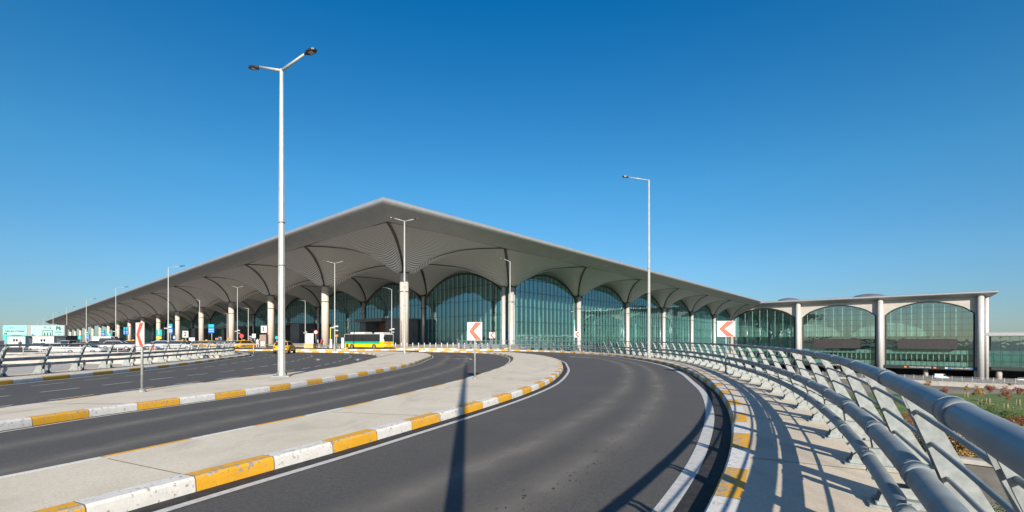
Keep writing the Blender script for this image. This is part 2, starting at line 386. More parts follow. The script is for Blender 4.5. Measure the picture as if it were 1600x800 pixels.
def normals(pts, closed=False):
    n = len(pts); out = []
    for i in range(n):
        a = pts[(i - 1) % n] if closed else pts[max(i - 1, 0)]; b = pts[(i + 1) % n] if closed else pts[min(i + 1, n - 1)]
        t = (b - a).normalized(); out.append(Vector((t.y, -t.x)))       # right-hand side of travel
    return out
def offset(pts, d, closed=False):
    N = normals(pts, closed); return [p + nn * d for p, nn in zip(pts, N)]
def sweep(mb, pts, prof, m, closed=False, s0=0.0):
    """prof: list of (offset to the right, z); UV.x runs along the line in metres"""
    N = normals(pts, closed); b = len(mb.v); k = len(prof); n = len(pts); acc = [s0]
    for i in range(n): acc.append(acc[-1] + (pts[(i + 1) % n] - pts[i]).length)
    for p, nn in zip(pts, N):
        for o, z in prof: q = p + nn * o; mb.v.append((q.x, q.y, z))
    L = [0]
    for a, c in zip(prof, prof[1:]): L.append(L[-1] + math.hypot(a[0] - c[0], a[1] - c[1]))
    for i in range(n if closed else n - 1):
        j = (i + 1) % n
        for q in range(k - 1):
            u0, u1, v0, v1 = acc[i], acc[i + 1], L[q] / L[-1], L[q + 1] / L[-1]
            mb.face((b + i * k + q, b + i * k + q + 1, b + j * k + q + 1, b + j * k + q), m, [(u0, v0), (u0, v1), (u1, v1), (u1, v0)])
def ribbon(mb, pts, d0, d1, z, m, closed=False): sweep(mb, pts, [(d1, z), (d0, z)], m, closed)
def text_mesh(txt, size, loc, rot, m, name='lettering', parent=None, bold=0.0, ext=.004):
    cu = bpy.data.curves.new(name, 'FONT'); cu.body = txt; cu.size = size; cu.align_x = 'CENTER'; cu.align_y = 'CENTER'; cu.extrude = ext; cu.offset = bold; cu.resolution_u = 3
    o = bpy.data.objects.new(name, cu); COL.objects.link(o)
    dg = bpy.context.evaluated_depsgraph_get(); me = bpy.data.meshes.new_from_object(o.evaluated_get(dg)); bpy.data.objects.remove(o)
    me.materials.clear(); me.materials.append(m)
    q = bpy.data.objects.new(name, me); COL.objects.link(q); q.location = loc; q.rotation_euler = rot
    if parent: q.parent = parent
    return q

# ------------------------------------------------------------------ road curves (world metres, read off the photograph's ground plane)
def back(pts, y=-14):
    """extend a line backwards behind the camera, first point is the nearest one"""
    a, b = Vector(pts[0]), Vector(pts[1]); return pts
K_OUT = [(-14.5, -13), (-8.6, -8), (-3.6, -3.05), (-1.21, -.18), (-.49, .79), (.19, 1.76), (.83, 2.74), (1.45, 3.71), (2.03, 4.69), G(1134.7, 744), G(1141.7, 702), G(1142.8, 660), G(1134.7, 635.5), G(1119, 612.7), G(1098, 597), G(1077, 583),
         G(1045.5, 571.2), (10.6, 37.0), (10.3, 45), (8.9, 52), (6.4, 58.2), (3.2, 63), (-1.5, 67), (-8, 69.5), (-16, 70.5)]
ISL2_OUT = [(-12, -13), (-7.6, -3.5), G(200, 800), G(314, 766), G(428, 734), G(500, 715.5), G(589, 688), G(692, 657.7), G(756, 638), G(818.6, 617), G(861, 598), G(879, 580.6),
            (3.15, 28.9), (3.55, 35), (3.0, 43), (1.4, 50.4), (-1.2, 56.8), (-6, 61.3), (-12, 63.5)]
ISL2_IN = [(-11.5, -6), (-8.1, .4), G(0, 744, .17), G(281, 686.6, .17), G(500, 643.4, .17), G(600.8, 621, .17), G(662.5, 606.6, .17), G(727.6, 590.4, .17), G(770, 577.4, .17),
           (-.35, 28.0), (.05, 35), (-.1, 42.5), (-1.3, 49.8), (-4.0, 56.2), (-8.5, 60.3), (-12.5, 62)]
ISL1_OUT = [(-13.8, -13), (-11.4, -2), G(0, 674), G(150, 650), G(278, 632.5), G(422, 612), G(500, 598.5), G(574, 585.5), G(640, 572), (-7.1, 38), (-7.6, 43.5), (-9.2, 50), (-12.4, 55.6), (-18, 60), (-26, 62)]
ISL1_IN = [(-11.6, -10), (-11.7, 0), G(0, 636.6, .17), G(78, 627, .17), G(256, 603.8, .17), G(387.5, 588, .17), G(500, 577, .17), (-10.1, 29.5), (-11.0, 36), (-12.4, 42.5), (-14.6, 49), (-18.5, 55), (-24, 58.8), (-31, 61)]
K_LEFT = [(-18.0, -14), (-18.5, 0), G(0, 602), G(67.5, 595), G(142.5, 587.5), G(202.5, 581), G(251, 575.5), G(317.5, 567), G(347.5, 562.5), (-26.0, 45.5), (-29.4, 51.5), (-34.5, 57), (-41.5, 61.5), (-50, 64.5)]
LN = {k: relax(smooth_line(v, .5), 6) for k, v in dict(ko=K_OUT, o2=ISL2_OUT, i2=ISL2_IN, o1=ISL1_OUT, i1=ISL1_IN, kl=K_LEFT).items()}

# ------------------------------------------------------------------ setting
# lower terrain: one sheet to the horizon, sloping away from the viaduct to the arrivals level
def terr(x, y):
    d = math.hypot(x, y)
    t = min(1, max(0, (d - 30) / 110)); t = t * t * (3 - 2 * t)
    return -6.2 - 10.0 * t
mb = MB(); gx = [-6000, -2500, -900, -400, -200, -100, -60, -30, -10] + [i * 8 for i in range(0, 42)] + [400, 600, 1000, 2500, 6000]
gy = [-3000, -600, -100, -30] + [i * 8 for i in range(-2, 40)] + [340, 400, 600, 1200, 3000, 9000]
for y in gy:
    for x in gx: mb.v.append((x, y, terr(x, y)))
nx = len(gx)
for j in range(len(gy) - 1):
    for i in range(nx - 1):
        cxm, cym = (gx[i] + gx[i + 1]) / 2, (gy[j] + gy[j + 1]) / 2
        mm = M['grass'] if (cxm > 5 and cxm < 330 and 0 < cym < 150) else M['dirt']
        mb.face((j * nx + i, j * nx + i + 1, (j + 1) * nx + i + 1, (j + 1) * nx + i), mm, None, True)
tag(mb.build('ground'), kind='structure')

# viaduct deck with asphalt top
edge_r = offset(LN['ko'], 2.12)
edge_l = offset(LN['kl'], -2.3)
mb = MB()
poly = [(p.x, p.y) for p in edge_r if p.y < 69.5] + [(-9.5, 71.8), (-9.5, 75.2), (-26, 76), (-50, 76)] + [(p.x, p.y) for p in edge_l[::-1]]
mb.prism(poly, -1.6, 0, M['asphalt'], M['deck'])
tag(mb.build('road', tri=True), kind='structure')
# pier legs of the viaduct are hidden under it; the kerbs, islands and pavements stand on the deck
PR = lambda s, wd, h=.17: [(0, 0), (s * .006, h * .55), (s * .012, h - .03), (s * .04, h), (s * wd, h), (s * wd, h - .03)]
def kerb(name, pts, side, wd, m, anchor=None, per=1.0, closed=False):
    mb = MB(); pr = PR(side, wd); s0 = 0.
    if anchor:                                      # a yellow block starts at this point
        a = Vector(anchor); i = min(range(len(pts)), key=lambda k: (pts[k] - a).length); s = sum((pts[k + 1] - pts[k]).length for k in range(i)); s0 = (per - s) % (2 * per)
    if side < 0: pr = pr[::-1]
    sweep(mb, pts, pr, m, closed, s0); return tag(mb.build(name), kind='structure')
def fill(name, poly, z, m, z0=0.0):
    mb = MB(); mb.prism([(p[0], p[1]) for p in poly], z0, z, m); return tag(mb.build(name, tri=True), kind='structure')
# note: travelling away from the camera, "right" is +offset
kerb('kerb', LN['ko'], 1, .27, M['kerb2'], G(1139, 721), 1.15)
fill('pavement', [p for p in offset(LN['ko'], .265)] + [p for p in edge_r[::-1]], .166, M['walk'])
kerb('kerb', LN['o2'], -1, .24, M['kerb'], G(314, 766), .97); kerb('kerb', LN['i2'], 1, .12, M['kerb2'], G(175, 710, .17), 1.15)
tip2 = [Vector((-12.6, 63.5)), Vector((-13.2, 62.8)), Vector((-12.9, 62.1))]
fill('traffic_island', [p for p in offset(LN['o2'], -.236)] + [p for p in offset(LN['i2'], .116)[::-1]], .166, M['island'])
kerb('kerb', LN['o1'], -1, .2, M['kerb3'], G(68, 663), 1.03); kerb('kerb', LN['i1'], 1, .12, M['kerb2'], G(78, 627, .17), 1.15)
fill('traffic_island', [p for p in offset(LN['o1'], -.196)] + [p for p in offset(LN['i1'], .116)[::-1]], .166, M['island'])
kerb('kerb', LN['kl'], -1, .2, M['kerb4'], G(67.5, 595), 1.32)
fill('pavement', [p for p in offset(LN['kl'], -.196)] + [p for p in edge_l[::-1]], .166, M['walk'])
# gutters (dark strip of sealed asphalt) and painted lines
mb = MB()
ribbon(mb, LN['ko'], -.30, 0, .004, M['gutter']); ribbon(mb, LN['o2'], 0.0, .26, .004, M['gutter']); ribbon(mb, LN['o1'], 0, .14, .004, M['gutter'])
tag(mb.build('road_gutter'), kind='structure')
mb = MB()
ribbon(mb, LN['ko'], -.49, -.31, .008, M['line']); ribbon(mb, LN['o2'], .25, .37, .008, M['line']); ribbon(mb, LN['o1'], .13, .22, .008, M['line'])
ribbon(mb, LN['kl'], .20, .30, .008, M['line']); ribbon(mb, LN['i2'], -.30, -.20, .008, M['line'])
# dashed rows between the left kerb and the first island
A = resample(LN['kl'], 1.0); 
def nearest(p, L_): return min(L_, key=lambda q: (q - p).length)
for fr, ln_, gap, wd in ((.20, 1.35, .95, .07), (.50, 1.35, .95, .09), (.80, 1.35, .95, .09)):
    row = []
    for p in A:
        if p.y < -6: continue
        q = nearest(p, LN['i1']); row.append(p.lerp(q, fr))
    row = resample(relax(resample(row, .5), 20), .05); i = int(fr * 20)
    per = int((ln_ + gap) / .05); nl = int(ln_ / .05)
    while i + nl < len(row):
        ribbon(mb, row[i:i + nl + 1:3], -wd / 2, wd / 2, .008, M['line']); i += per
def arrow(x, y, ang, s, bend=0):
    c, sn = math.cos(ang), math.sin(ang)
    def T(a, b): return (x + a * c - b * sn, y + a * sn + b * c, .008)
    if not bend: P = [[(-1.6 * s, -.1), (.7 * s, -.1), (.7 * s, .1), (-1.6 * s, .1)], [(.7 * s, -.38), (1.7 * s, 0), (.7 * s, .38)]]
    else: P = [[(-1.2 * s, -.1), (.6 * s, -.1), (.6 * s, .1), (-1.2 * s, .1)], [(.35 * s, .1), (.6 * s, .1), (.6 * s, .9), (.35 * s, .9)], [(.1 * s, .9), (.85 * s, .9), (.47 * s, 1.7)]]
    for q in P: mb.quad([T(*p) for p in q], M['line'])
for (a, b_, ang, bend) in ((G(497, 562), 0, R(112), 0), (G(559, 562), 0, R(108), 0), (G(735, 561), 0, R(100), 1), (G(905, 558.3), 0, R(120), 0)): arrow(a[0], a[1], ang, 1.0, bend)
tag(mb.build('road_marking'), kind='structure')
# sealed cracks and paler wheel tracks on the inner lane
mb = MB()
rnd = random.Random(3)
mid = offset(LN['ko'], -1.65)
for i in range(len(mid)):
    if mid[i].y < 2 or mid[i].y > 50: continue
    for _ in range(8 if mid[i].y < 30 else 3):
        if rnd.random() < .75:
            n_ = normals(mid)[i] if False else Vector((0, 0)); cx_ = mid[i].x + rnd.gauss(0, .14); cy_ = mid[i].y + rnd.uniform(-.25, .25); r0 = rnd.uniform(.003, .017)
            P = []; k = 9
            for a in range(k):
                an = 2 * math.pi * a / k; rr = r0 * rnd.uniform(.3, 1.4); P.append((cx_ + rr * math.cos(an), cy_ + 2.0 * rr * math.sin(an), .005))
            mb.quad(P, M['crack'])
tag(mb.build('road_stain'), kind='structure')
def worn_mat():
    m = bpy.data.materials.new('polished_track'); m.use_nodes = True; n = m.node_tree.nodes; l = m.node_tree.links; b = n['Principled BSDF']; out = n['Material Output']
    b.inputs['Base Color'].default_value = (.225, .21, .185, 1); b.inputs['Roughness'].default_value = .75
    uv = n.new('ShaderNodeUVMap'); uv.uv_map = 'UVMap'; sp = n.new('ShaderNodeSeparateXYZ'); l.new(uv.outputs[0], sp.inputs[0])
    pp = n.new('ShaderNodeMath'); pp.operation = 'PINGPONG'; pp.inputs[1].default_value = .5; l.new(sp.outputs[1], pp.inputs[0])
    tc = n.new('ShaderNodeTexCoord'); t = n.new('ShaderNodeTexNoise'); t.inputs['Scale'].default_value = 1.1; t.inputs['Detail'].default_value = 7; l.new(tc.outputs['Object'], t.inputs['Vector'])
    mu = n.new('ShaderNodeMath'); mu.operation = 'MULTIPLY'; l.new(pp.outputs[0], mu.inputs[0]); l.new(t.outputs['Fac'], mu.inputs[1])
    mr = n.new('ShaderNodeMapRange'); mr.inputs['From Max'].default_value = .27; mr.inputs['To Max'].default_value = .62; l.new(mu.outputs[0], mr.inputs['Value'])
    tr = n.new('ShaderNodeBsdfTransparent'); mx = n.new('ShaderNodeMixShader'); l.new(mr.outputs[0], mx.inputs[0]); l.new(tr.outputs[0], mx.inputs[1]); l.new(b.outputs[0], mx.inputs[2]); l.new(mx.outputs[0], out.inputs[0])
    return m
M['track'] = worn_mat(); mb = MB()
for d0, w_ in ((-2.9, .55), (-1.75, .5)): ribbon(mb, LN['ko'], d0 - w_, d0 + w_, .0025, M['track'])
for d0, w_ in ((1.6, .5), (3.3, .5)): ribbon(mb, LN['o1'], d0 - w_, d0 + w_, .0025, M['track'])
tag(mb.build('wheel_track'), kind='structure')

# saw-cut joints across the concrete islands and the walkway
mb = MB()
def joints(a, b, step, z):
    for i in range(step // 2, len(a) - 1, step):
        p = a[i]; q = nearest(p, b); 
        if (q - p).length > 9 or p.y > 45: continue
        d = (q - p).normalized(); p = p + d * .27; q = q - d * .25; t = Vector((d.y, -d.x)) * .009; mb.quad([(p.x - t.x, p.y - t.y, z), (q.x - t.x, q.y - t.y, z), (q.x + t.x, q.y + t.y, z), (p.x + t.x, p.y + t.y, z)], M['seam'])
joints(LN['o2'], LN['i2'], 9, .1695); joints(LN['o1'], LN['i1'], 9, .1695); joints([p for p in LN['ko']], edge_r, 7, .1695)
tag(mb.build('pavement_joint'), kind='structure')
# forecourt in front of the terminal: asphalt lane, then raised plaza
TH = .7146; dR = Vector((math.sin(TH), math.cos(TH), 0)); dL = Vector((-math.cos(TH), math.sin(TH), 0)); P0 = Vector((-23.1973, 99.4389, 0))
BR_, BL_ = 34.0, 34.676; BIN = .9574; RP = 6.9316; BP = 35.22
def T(r, l, z=0.0): return P0 + dR * (r * BR_) + dL * l + Vector((0, 0, z))        # r in bays, l in metres
mb = MB()
fo = [(-9.4, 75.2), (-9.4, 71.9), (-4.5, 72.0)]
mb.prism([(-9.5, 75.2), (-9.4, 86), (-30, 104), (-120, 190), (-420, 440), (-520, 400), (-300, 120), (-180, 55), (-40, 60), (-26, 76)], -1.6, -.012, M['asphalt'], M['deck'])
mb.prism([(-30, -14), (-21.5, -14), (-21.6, 40), (-24, 46), (-34, 58), (-46, 66), (-180, 54.9), (-180, -14)], -1.6, -.30, M['plaza'], M['deck'])
tag(mb.build('forecourt_road', tri=True), kind='structure')
# separate strip between the far kerb and the bus lane
strip = [(-52, 69.0), (-30, 68.6), (-16, 70.6), (-9.2, 70.3), (-9.2, 74.2), (-26, 73.4), (-52, 72.6)]
def closed_island(name, poly, m, km, h=.16):
    pts = [Vector(p) for p in poly]; pts = resample(pts + [pts[0]], .5)[:-1]
    mb = MB(); sweep(mb, pts, [(0, 0), (-.02, h), (-.2, h), (-.2, h - .02)][::-1] if False else [(-.2, h - .02), (-.2, h), (-.02, h), (0, 0)], km, True)
    tag(mb.build('kerb'), kind='structure')
    q = offset(pts, -.19, True); mb = MB(); mb.prism([(p.x, p.y) for p in q], -.01, h - .004, m); tag(mb.build(name, tri=True), kind='structure')
closed_island('traffic_island', strip, M['island'], M['kerb2'])
plz = [(-3.5, 73.5), (0, 80), tuple(T(1, -3).xy), tuple(T(1.02, 40).xy), tuple(T(1.02, 600).xy), tuple(T(-.33, 600).xy), tuple(T(-.33, 30).xy), (-30.5, 83.5), (-9.3, 79.2), (-9.3, 73.6)]
closed_island('pavement', plz, M['plaza'], M['kerb2'])
mb = MB(); mb.prism([(-9.25, 71.0), (-3.2, 70.6), (-1.0, 73.0), (1.5, 80), (3, 96), (T(1, -3).x + 1, T(1, -3).y), (T(1, 10).x, T(1, 10).y), (-9.3, 86)], -1.7, -.02, M['plaza'], M['deck'])
tag(mb.build('forecourt'), kind='structure')

# ------------------------------------------------------------------ guard railings
def vline(p, d, z): return (p.x, p.y, z)
def post_mesh():
    """two plates leaning in over the walkway, foot plate, arms for the two lower pipes; local x = outward, y = along"""
    mb = MB()
    web = [(.60, .02), (.26, .02), (.20, .42), (.044, .87), (-.085, 1.22), (-.16, 1.25), (-.15, 1.28), (-.05, 1.25), (.04, 1.14), (.19, .82), (.345, .52), (.47, .30)]
    for y0 in (-.07, .045):
        mb.extr(web, (0, y0, 0), (1, 0, 0), (0, 0, 1), (0, 1, 0), .02, M['galv'])
    for (x, z) in ((.0, 1.09), (.07, .90), (.14, .70), (.235, .43)):
        mb.tube([(x, -.04, z), (x, .04, z)], .017, M['galv'], 6)
    return mb
def foot_mesh():
    mb = MB()
    mb.box((.22, 0, .012), (.56, .26, .024), M['galv'], bev=.004)
    for y0 in (-.09, .07): mb.extr([(.0, .024), (.30, .024), (.26, .20), (.12, .20), (.03, .12)], (0, y0, 0), (1, 0, 0), (0, 0, 1), (0, 1, 0), .02, M['galv'])
    for x, y in ((.0, -.10), (.0, .10), (.46, -.10), (.46, .10)): mb.tube([(x, y, .02), (x, y, .06)], .018, M['galv'], 6)
    return mb
def arm_mesh():
    mb = MB()
    mb.box((.10, 0, .745), (.24, .06, .014), M['galv']); mb.box((.213, 0, .668), (.014, .06, .14), M['galv'])
    m2 = MB(); m2.box((.09, 0, .512), (.28, .06, .014), M['galv'])
    m2.extr([(-.07, .30), (.10, .03), (.17, .03), (.01, .395), (-.05, .395)], (0, -.03, 0), (1, 0, 0), (0, 0, 1), (0, 1, 0), .06, M['galv'])
    return mb, m2
def railing(label, base, sgn, spacing, cut, anchor=None):
    """base: line of the inner foot edge; sgn +1: outward is the right of travel"""
    root = thing('guard_railing', label, 'railing', (base[0].x, base[0].y, .166), 0, 'steel pipe railings along the viaduct edges')
    o0 = Vector((base[0].x, base[0].y))
    if anchor:                                       # one post stands exactly here
        fine = resample(base, .02); a = Vector(anchor); ia = min(range(len(fine)), key=lambda k: (fine[k] - a).length); st = round(spacing / .02)
        i0 = ia % st; cnt = (len(fine) - 1 - i0) // st; base = [fine[i0 + k * st] for k in range(cnt + 1)]
    else: base = resample(base, spacing)
    n = len(base)
    N = [v * sgn for v in normals(base)]
    def pipe(name, d, z, r, collar=True, seg=24):
        mb = MB(); pts = [Vector((p.x - o0.x + nn.x * d, p.y - o0.y + nn.y * d, z)) for p, nn in zip(base, N)]
        fine = []
        for i in range(len(pts) - 1):
            a, b = pts[i], pts[i + 1]; fine += [a, a.lerp(b, .5)]
        fine.append(pts[-1])
        # soften the polyline
        for _ in range(2): fine = [fine[0]] + [(fine[i - 1] + fine[i] * 2 + fine[i + 1]) / 4 for i in range(1, len(fine) - 1)] + [fine[-1]]
        mb.tube(fine, r, M['pipe'], seg)
        if collar:
            for i in range(1, len(fine) - 1, 2):
                t = (fine[i + 1] - fine[i - 1]).normalized(); c = fine[i] + (fine[i + 1] - fine[i]) * .86
                mb.tube([c - t * .075, c + t * .075], r * 1.09, M['pipe'], seg)
                mb.tube([c + t * .075, c + t * .087], r * 1.12, M['galv'], seg)
        return mb.build(name, root)
    pipe('top_rail', -.15, 1.29, .046); pipe('middle_rail', .0, .70, .072); pipe('lower_rail', -.05, .44, .058)
    for x, z in ((.0, 1.09), (.07, .90), (.14, .70), (.235, .43)): pipe('cable_rail', x, z, .014, False, 6)
    pm = fm = am = None
    for i, (p, nn) in enumerate(zip(base, N)):
        if i >= cut: break
        ang = math.atan2(nn.y, nn.x)
        if pm is None:
            a = post_mesh().build('post', root); b = foot_mesh().build('foot_plate', a); c_, d_ = arm_mesh(); c = c_.build('bracket', a); d = d_.build('bracket', a); pm, fm, am, bm_ = a.data, b.data, c.data, d.data
        else:
            a = bpy.data.objects.new('post', pm); b = bpy.data.objects.new('foot_plate', fm); c = bpy.data.objects.new('bracket', am); d = bpy.data.objects.new('bracket', bm_)
            for o in (a, b, c, d): COL.objects.link(o)
            a.parent = root; b.parent = a; c.parent = a; d.parent = a
        a.location = (p.x - o0.x, p.y - o0.y, 0); a.rotation_euler = (0, 0, ang)
    return root
kr = [p for p in LN['ko'] if p.y > -4.2 and not (p.y > 60 and p.x < -9.5)]
rb = offset(kr, 1.36)
railing('long grey pipe railing with leaning steel plates, curving close past the camera on the right', rb, 1, 1.64, 99, (3.38, 4.30))
kl_ = [p for p in LN['kl'] if p.y > 6 and p.x > -40.5]
railing('grey pipe railing on the far left side of the three lane road', offset(kl_, -1.45), -1, 2.05, 99)

# ------------------------------------------------------------------ terminal building
term = thing('terminal_building', 'huge airport terminal with wavy grey vaulted canopy on round columns and teal glass', 'terminal', tuple(T(0, 0)), 0)
def TL(r, l, z=0.0): return T(r, l, z) - T(0, 0)
NL = 17
def drop(r, l): return -.00856 * max(0, l) - .00516 * max(0, r) * BR_
def crom(tab, x):
    if x <= tab[0][0]: return tab[0][1]
    if x >= tab[-1][0]: return tab[-1][1]
    for i in range(len(tab) - 1):
        if x <= tab[i + 1][0]:
            x0, y0 = tab[i]; x1, y1 = tab[i + 1]
            m0 = (y1 - (tab[i - 1][1] if i else y0)) / (x1 - (tab[i - 1][0] if i else x0)); 
            nx_ = tab[i + 2] if i + 2 < len(tab) else tab[i + 1]
            m1 = (nx_[1] - y0) / (nx_[0] - x0); h = x1 - x0; t = (x - x0) / h
            return y0 * (2 * t**3 - 3 * t * t + 1) + m0 * h * (t**3 - 2 * t * t + t) + y1 * (-2 * t**3 + 3 * t * t) + m1 * h * (t**3 - t * t)
ZD = [(0, 16.0), (.06, 16.2), (.12, 17.1), (.25, 19.0), (.5, 21.1), (.75, 21.9), (1.0, 22.2)]
ZA = [(0, 16.0), (.08, 16.05), (.16, 16.25), (.3, 17.9), (.5, 19.8), (.75, 21.3), (1.0, 22.15)]
def vz(rho, t): a = crom(ZA, rho); d = crom(ZD, rho); return a + (d - a) * t
def vault(r, l, ext):
    """ext = (r-,r+,l-,l+) half sizes in bays"""
    mb = MB(); nr, na = 30, 64; sl = MB()
    c = Vector((r, l * 1.0))
    per = []
    for k in range(na):
        q = k / na * 4; s, f = int(q), q - int(q)
        f = 2 * f - 1
        per.append([(1, f), (-f, 1), (-1, -f), (f, -1)][s])
    def pt(rho, pu, pv, dz=0):
        u = pu * rho * (ext[1] if pu > 0 else ext[0]); v = pv * rho * (ext[3] if pv > 0 else ext[2])
        t = (pu * pv) ** 2; rr = r + u; ll = (l + v) * BL_
        # near the column the rings turn round
        k = max(0, 1 - rho / .45); sc = 1 - k * .32 * t
        rr = r + u * sc; ll = (l + v * sc) * BL_
        return TL(rr, ll, vz(rho, t) + drop(rr, ll) + dz)
    rh = [.055 + (1 - .055) * i / nr for i in range(nr + 1)]
    for i, rho in enumerate(rh):
        for pu, pv in per: mb.v.append(tuple(pt(rho, pu, pv)))
    ns = 33
    for i in range(nr):
        for k in range(na):
            k2 = (k + 1) % na; a, b = rh[i] * ns, rh[i + 1] * ns
            mb.face((i * na + k, i * na + k2, (i + 1) * na + k2, (i + 1) * na + k), M['slats'], [(k, a), (k + 1, a), (k + 1, b), (k, b)], True)
    o = mb.build('roof_vault', term)
    for su, sv in ((1, 1), (1, -1), (-1, 1), (-1, -1)):
        b = len(sl.v); n = 24
        for i in range(n + 1):
            rho = .05 + .94 * i / n; w_ = .030 * min(1, .45 + rho)/max(rho, .12); w_ = min(w_, .2)
            for q in (pt(rho, su, sv * (1 - w_), -.10), pt(rho, su, sv, -.22), pt(rho, su * (1 - w_), sv, -.10)): sl.v.append(tuple(q))
        for i in range(n):
            for k in (0, 1): a = b + i * 3 + k; sl.face((a, a + 1, a + 4, a + 3), M['slot'])
    sl.build('skylight_slot', o)
for l in range(0, NL):
    for r in (0, 1):
        vault(r, l, (.40 if r == 0 else .5, .5, .40 if l == 0 else .5, .5))
for r in range(2, 8): vault(r, 0, (.5, .5, .40, .5))
# columns
def column(pos, rad, z1, m, z0=.0, ring=True, capd=True):
    mb = MB(); n = 28
    mb.tube([pos + Vector((0, 0, z0)), pos + Vector((0, 0, z1))], rad, m, n)
    o = mb.build('column', term)
    cm = MB()
    cm.tube([pos + Vector((0, 0, z1 - .15)), pos + Vector((0, 0, z1 + .15)), pos + Vector((0, 0, z1 + .6))], [rad * 1.04, rad * 1.25, rad * 1.9], M['dark'] if capd else m, n)
    cm.build('column_head', o)
    if ring:
        rm = MB(); zz = z1 - 4.2
        rm.tube([pos + Vector((0, 0, zz)), pos + Vector((0, 0, zz + .16))], rad * 1.05, M['dark'], n)
        for a in range(4):
            d = Vector((math.cos(a * 1.57 + .3), math.sin(a * 1.57 + .3), 0)); rm.tube([pos + d * rad + Vector((0, 0, zz + .1)), pos + d * (rad + .55) + Vector((0, 0, zz + .1))], .09, M['dark'], 6)
        rm.build('column_collar', o)
    return o
for l in range(0, NL):
    ll = l * BL_; column(TL(0, ll), .92, 16.0 + drop(0, ll), M['beige'])
    if l: column(TL(BIN, ll), .62, 16.0 + drop(1, ll), M['steelcol'])
for r in range(1, 7):
    z1 = 16.0 + drop(r, 0)
    if r == 1:
        column(TL(r, -.9), .80, z1, M['steelcol'], -16, True); column(TL(r - .045, .5), .55, z1, M['steelcol'], -16, False); column(TL(r + .05, -.2), .55, z1, M['steelcol'], -16, False)
    else: column(TL(r, -.5), .78, z1, M['steelcol'], -16)
# roof plate, soffit band and rounded edge
def edge_prof(P, out):
    """P: point on the r/l plane at the lip, out: outward unit vector (3D), returns loop"""
RZ = lambda r, l: drop(r, l)
cs = [(-.5024, NL * BL_ - BL_ * .5), (-.5024, -17.78), (RP - .11, -17.78)]
inner = [(-.40, NL * BL_ - BL_ * .5), (-.40, -.40 * BL_), (RP + .5, -.40 * BL_)]
mb = MB(); sb = MB()
def band(a, b, ia, ib, outv, n=40):
    bl, bs = len(mb.v), len(sb.v)
    for i in range(n + 1):
        t = i / n; r_, l_ = a[0] + (b[0] - a[0]) * t, a[1] + (b[1] - a[1]) * t; ri, li = ia[0] + (ib[0] - ia[0]) * t, ia[1] + (ib[1] - ia[1]) * t
        dz = drop(r_, l_); di = drop(ri, li)
        for k in range(9):
            an = -math.pi / 2 + math.pi * k / 8; tt = (.5 - .5 * math.cos(an)) / 3.6; q = TL(r_ + (ri - r_) * tt, l_ + (li - l_) * tt, 24.42 + dz + .52 * math.sin(an)); mb.v.append(tuple(q))
        mb.v.append(tuple(TL(ri, li, 24.80 + dz)))
        p0 = TL(r_ + (ri - r_) * .145, l_ + (li - l_) * .145, 23.9 + dz); p1 = TL(ri, li, 22.22 + di); 
        p1 = p1 - Vector((0, 0, .10)); pin = TL(ri, li, 22.14 + di) - outv * .75
        for q in (p0, p0.lerp(p1, .5) + Vector((0, 0, -.12)), p1, pin): sb.v.append(tuple(q))
    for i in range(n):
        for k in range(9): mb.face((bl + i * 10 + k, bl + (i + 1) * 10 + k, bl + (i + 1) * 10 + k + 1, bl + i * 10 + k + 1), M['lip'] if k < 8 else M['roof'], None, True)
        for k in range(3): sb.face((bs + i * 4 + k, bs + i * 4 + k + 1, bs + (i + 1) * 4 + k + 1, bs + (i + 1) * 4 + k), M['soffit'] if k < 2 else M['dark'], None, True)
band(cs[0], cs[1], inner[0], inner[1], -dR, 60); band(cs[1], cs[2], inner[1], inner[2], -dL, 40)
mb.build('roof_edge', term); sb.build('roof_soffit', term)
mb = MB()
for (ra, la, rb_, lb) in ((-.40, -14, RP + 3, NL * BL_ - BL_ * .5),):
    n = 10
    for i in range(n + 1):
        for j in range(2):
            r_ = (ra, rb_)[j]; l_ = la + (lb - la) * i / n; mb.v.append(tuple(TL(r_, l_, 24.75 + drop(r_, l_))))
    for i in range(n): mb.face((2 * i, 2 * i + 1, 2 * i + 3, 2 * i + 2), M['roof'])
    for i in range(n + 1):
        for j in range(2):
            r_ = (ra + .1, rb_)[j]; l_ = la + 3.4 + (lb - la - 3.4) * i / n; mb.v.append(tuple(TL(r_, l_, 23.2 + drop(r_, l_))))
    b = 2 * n + 2
    for i in range(n): mb.face((b + 2 * i, b + 2 * i + 2, b + 2 * i + 3, b + 2 * i + 1), M['dark'])
mb.build('roof_plate', term)
# far end of the left canopy tapers to a tip
mb = MB(); l1 = NL * BL_ - BL_ * .5
a, b, c_, d_ = TL(-.5, l1, 24.9 + drop(0, l1)), TL(-.4, l1, 22.2 + drop(0, l1)), TL(1.5, l1, 22.2 + drop(0, l1)), TL(1.5, l1, 24.9 + drop(0, l1))
mb.quad([a, b, c_, d_], M['soffit']); mb.build('roof_edge', term)
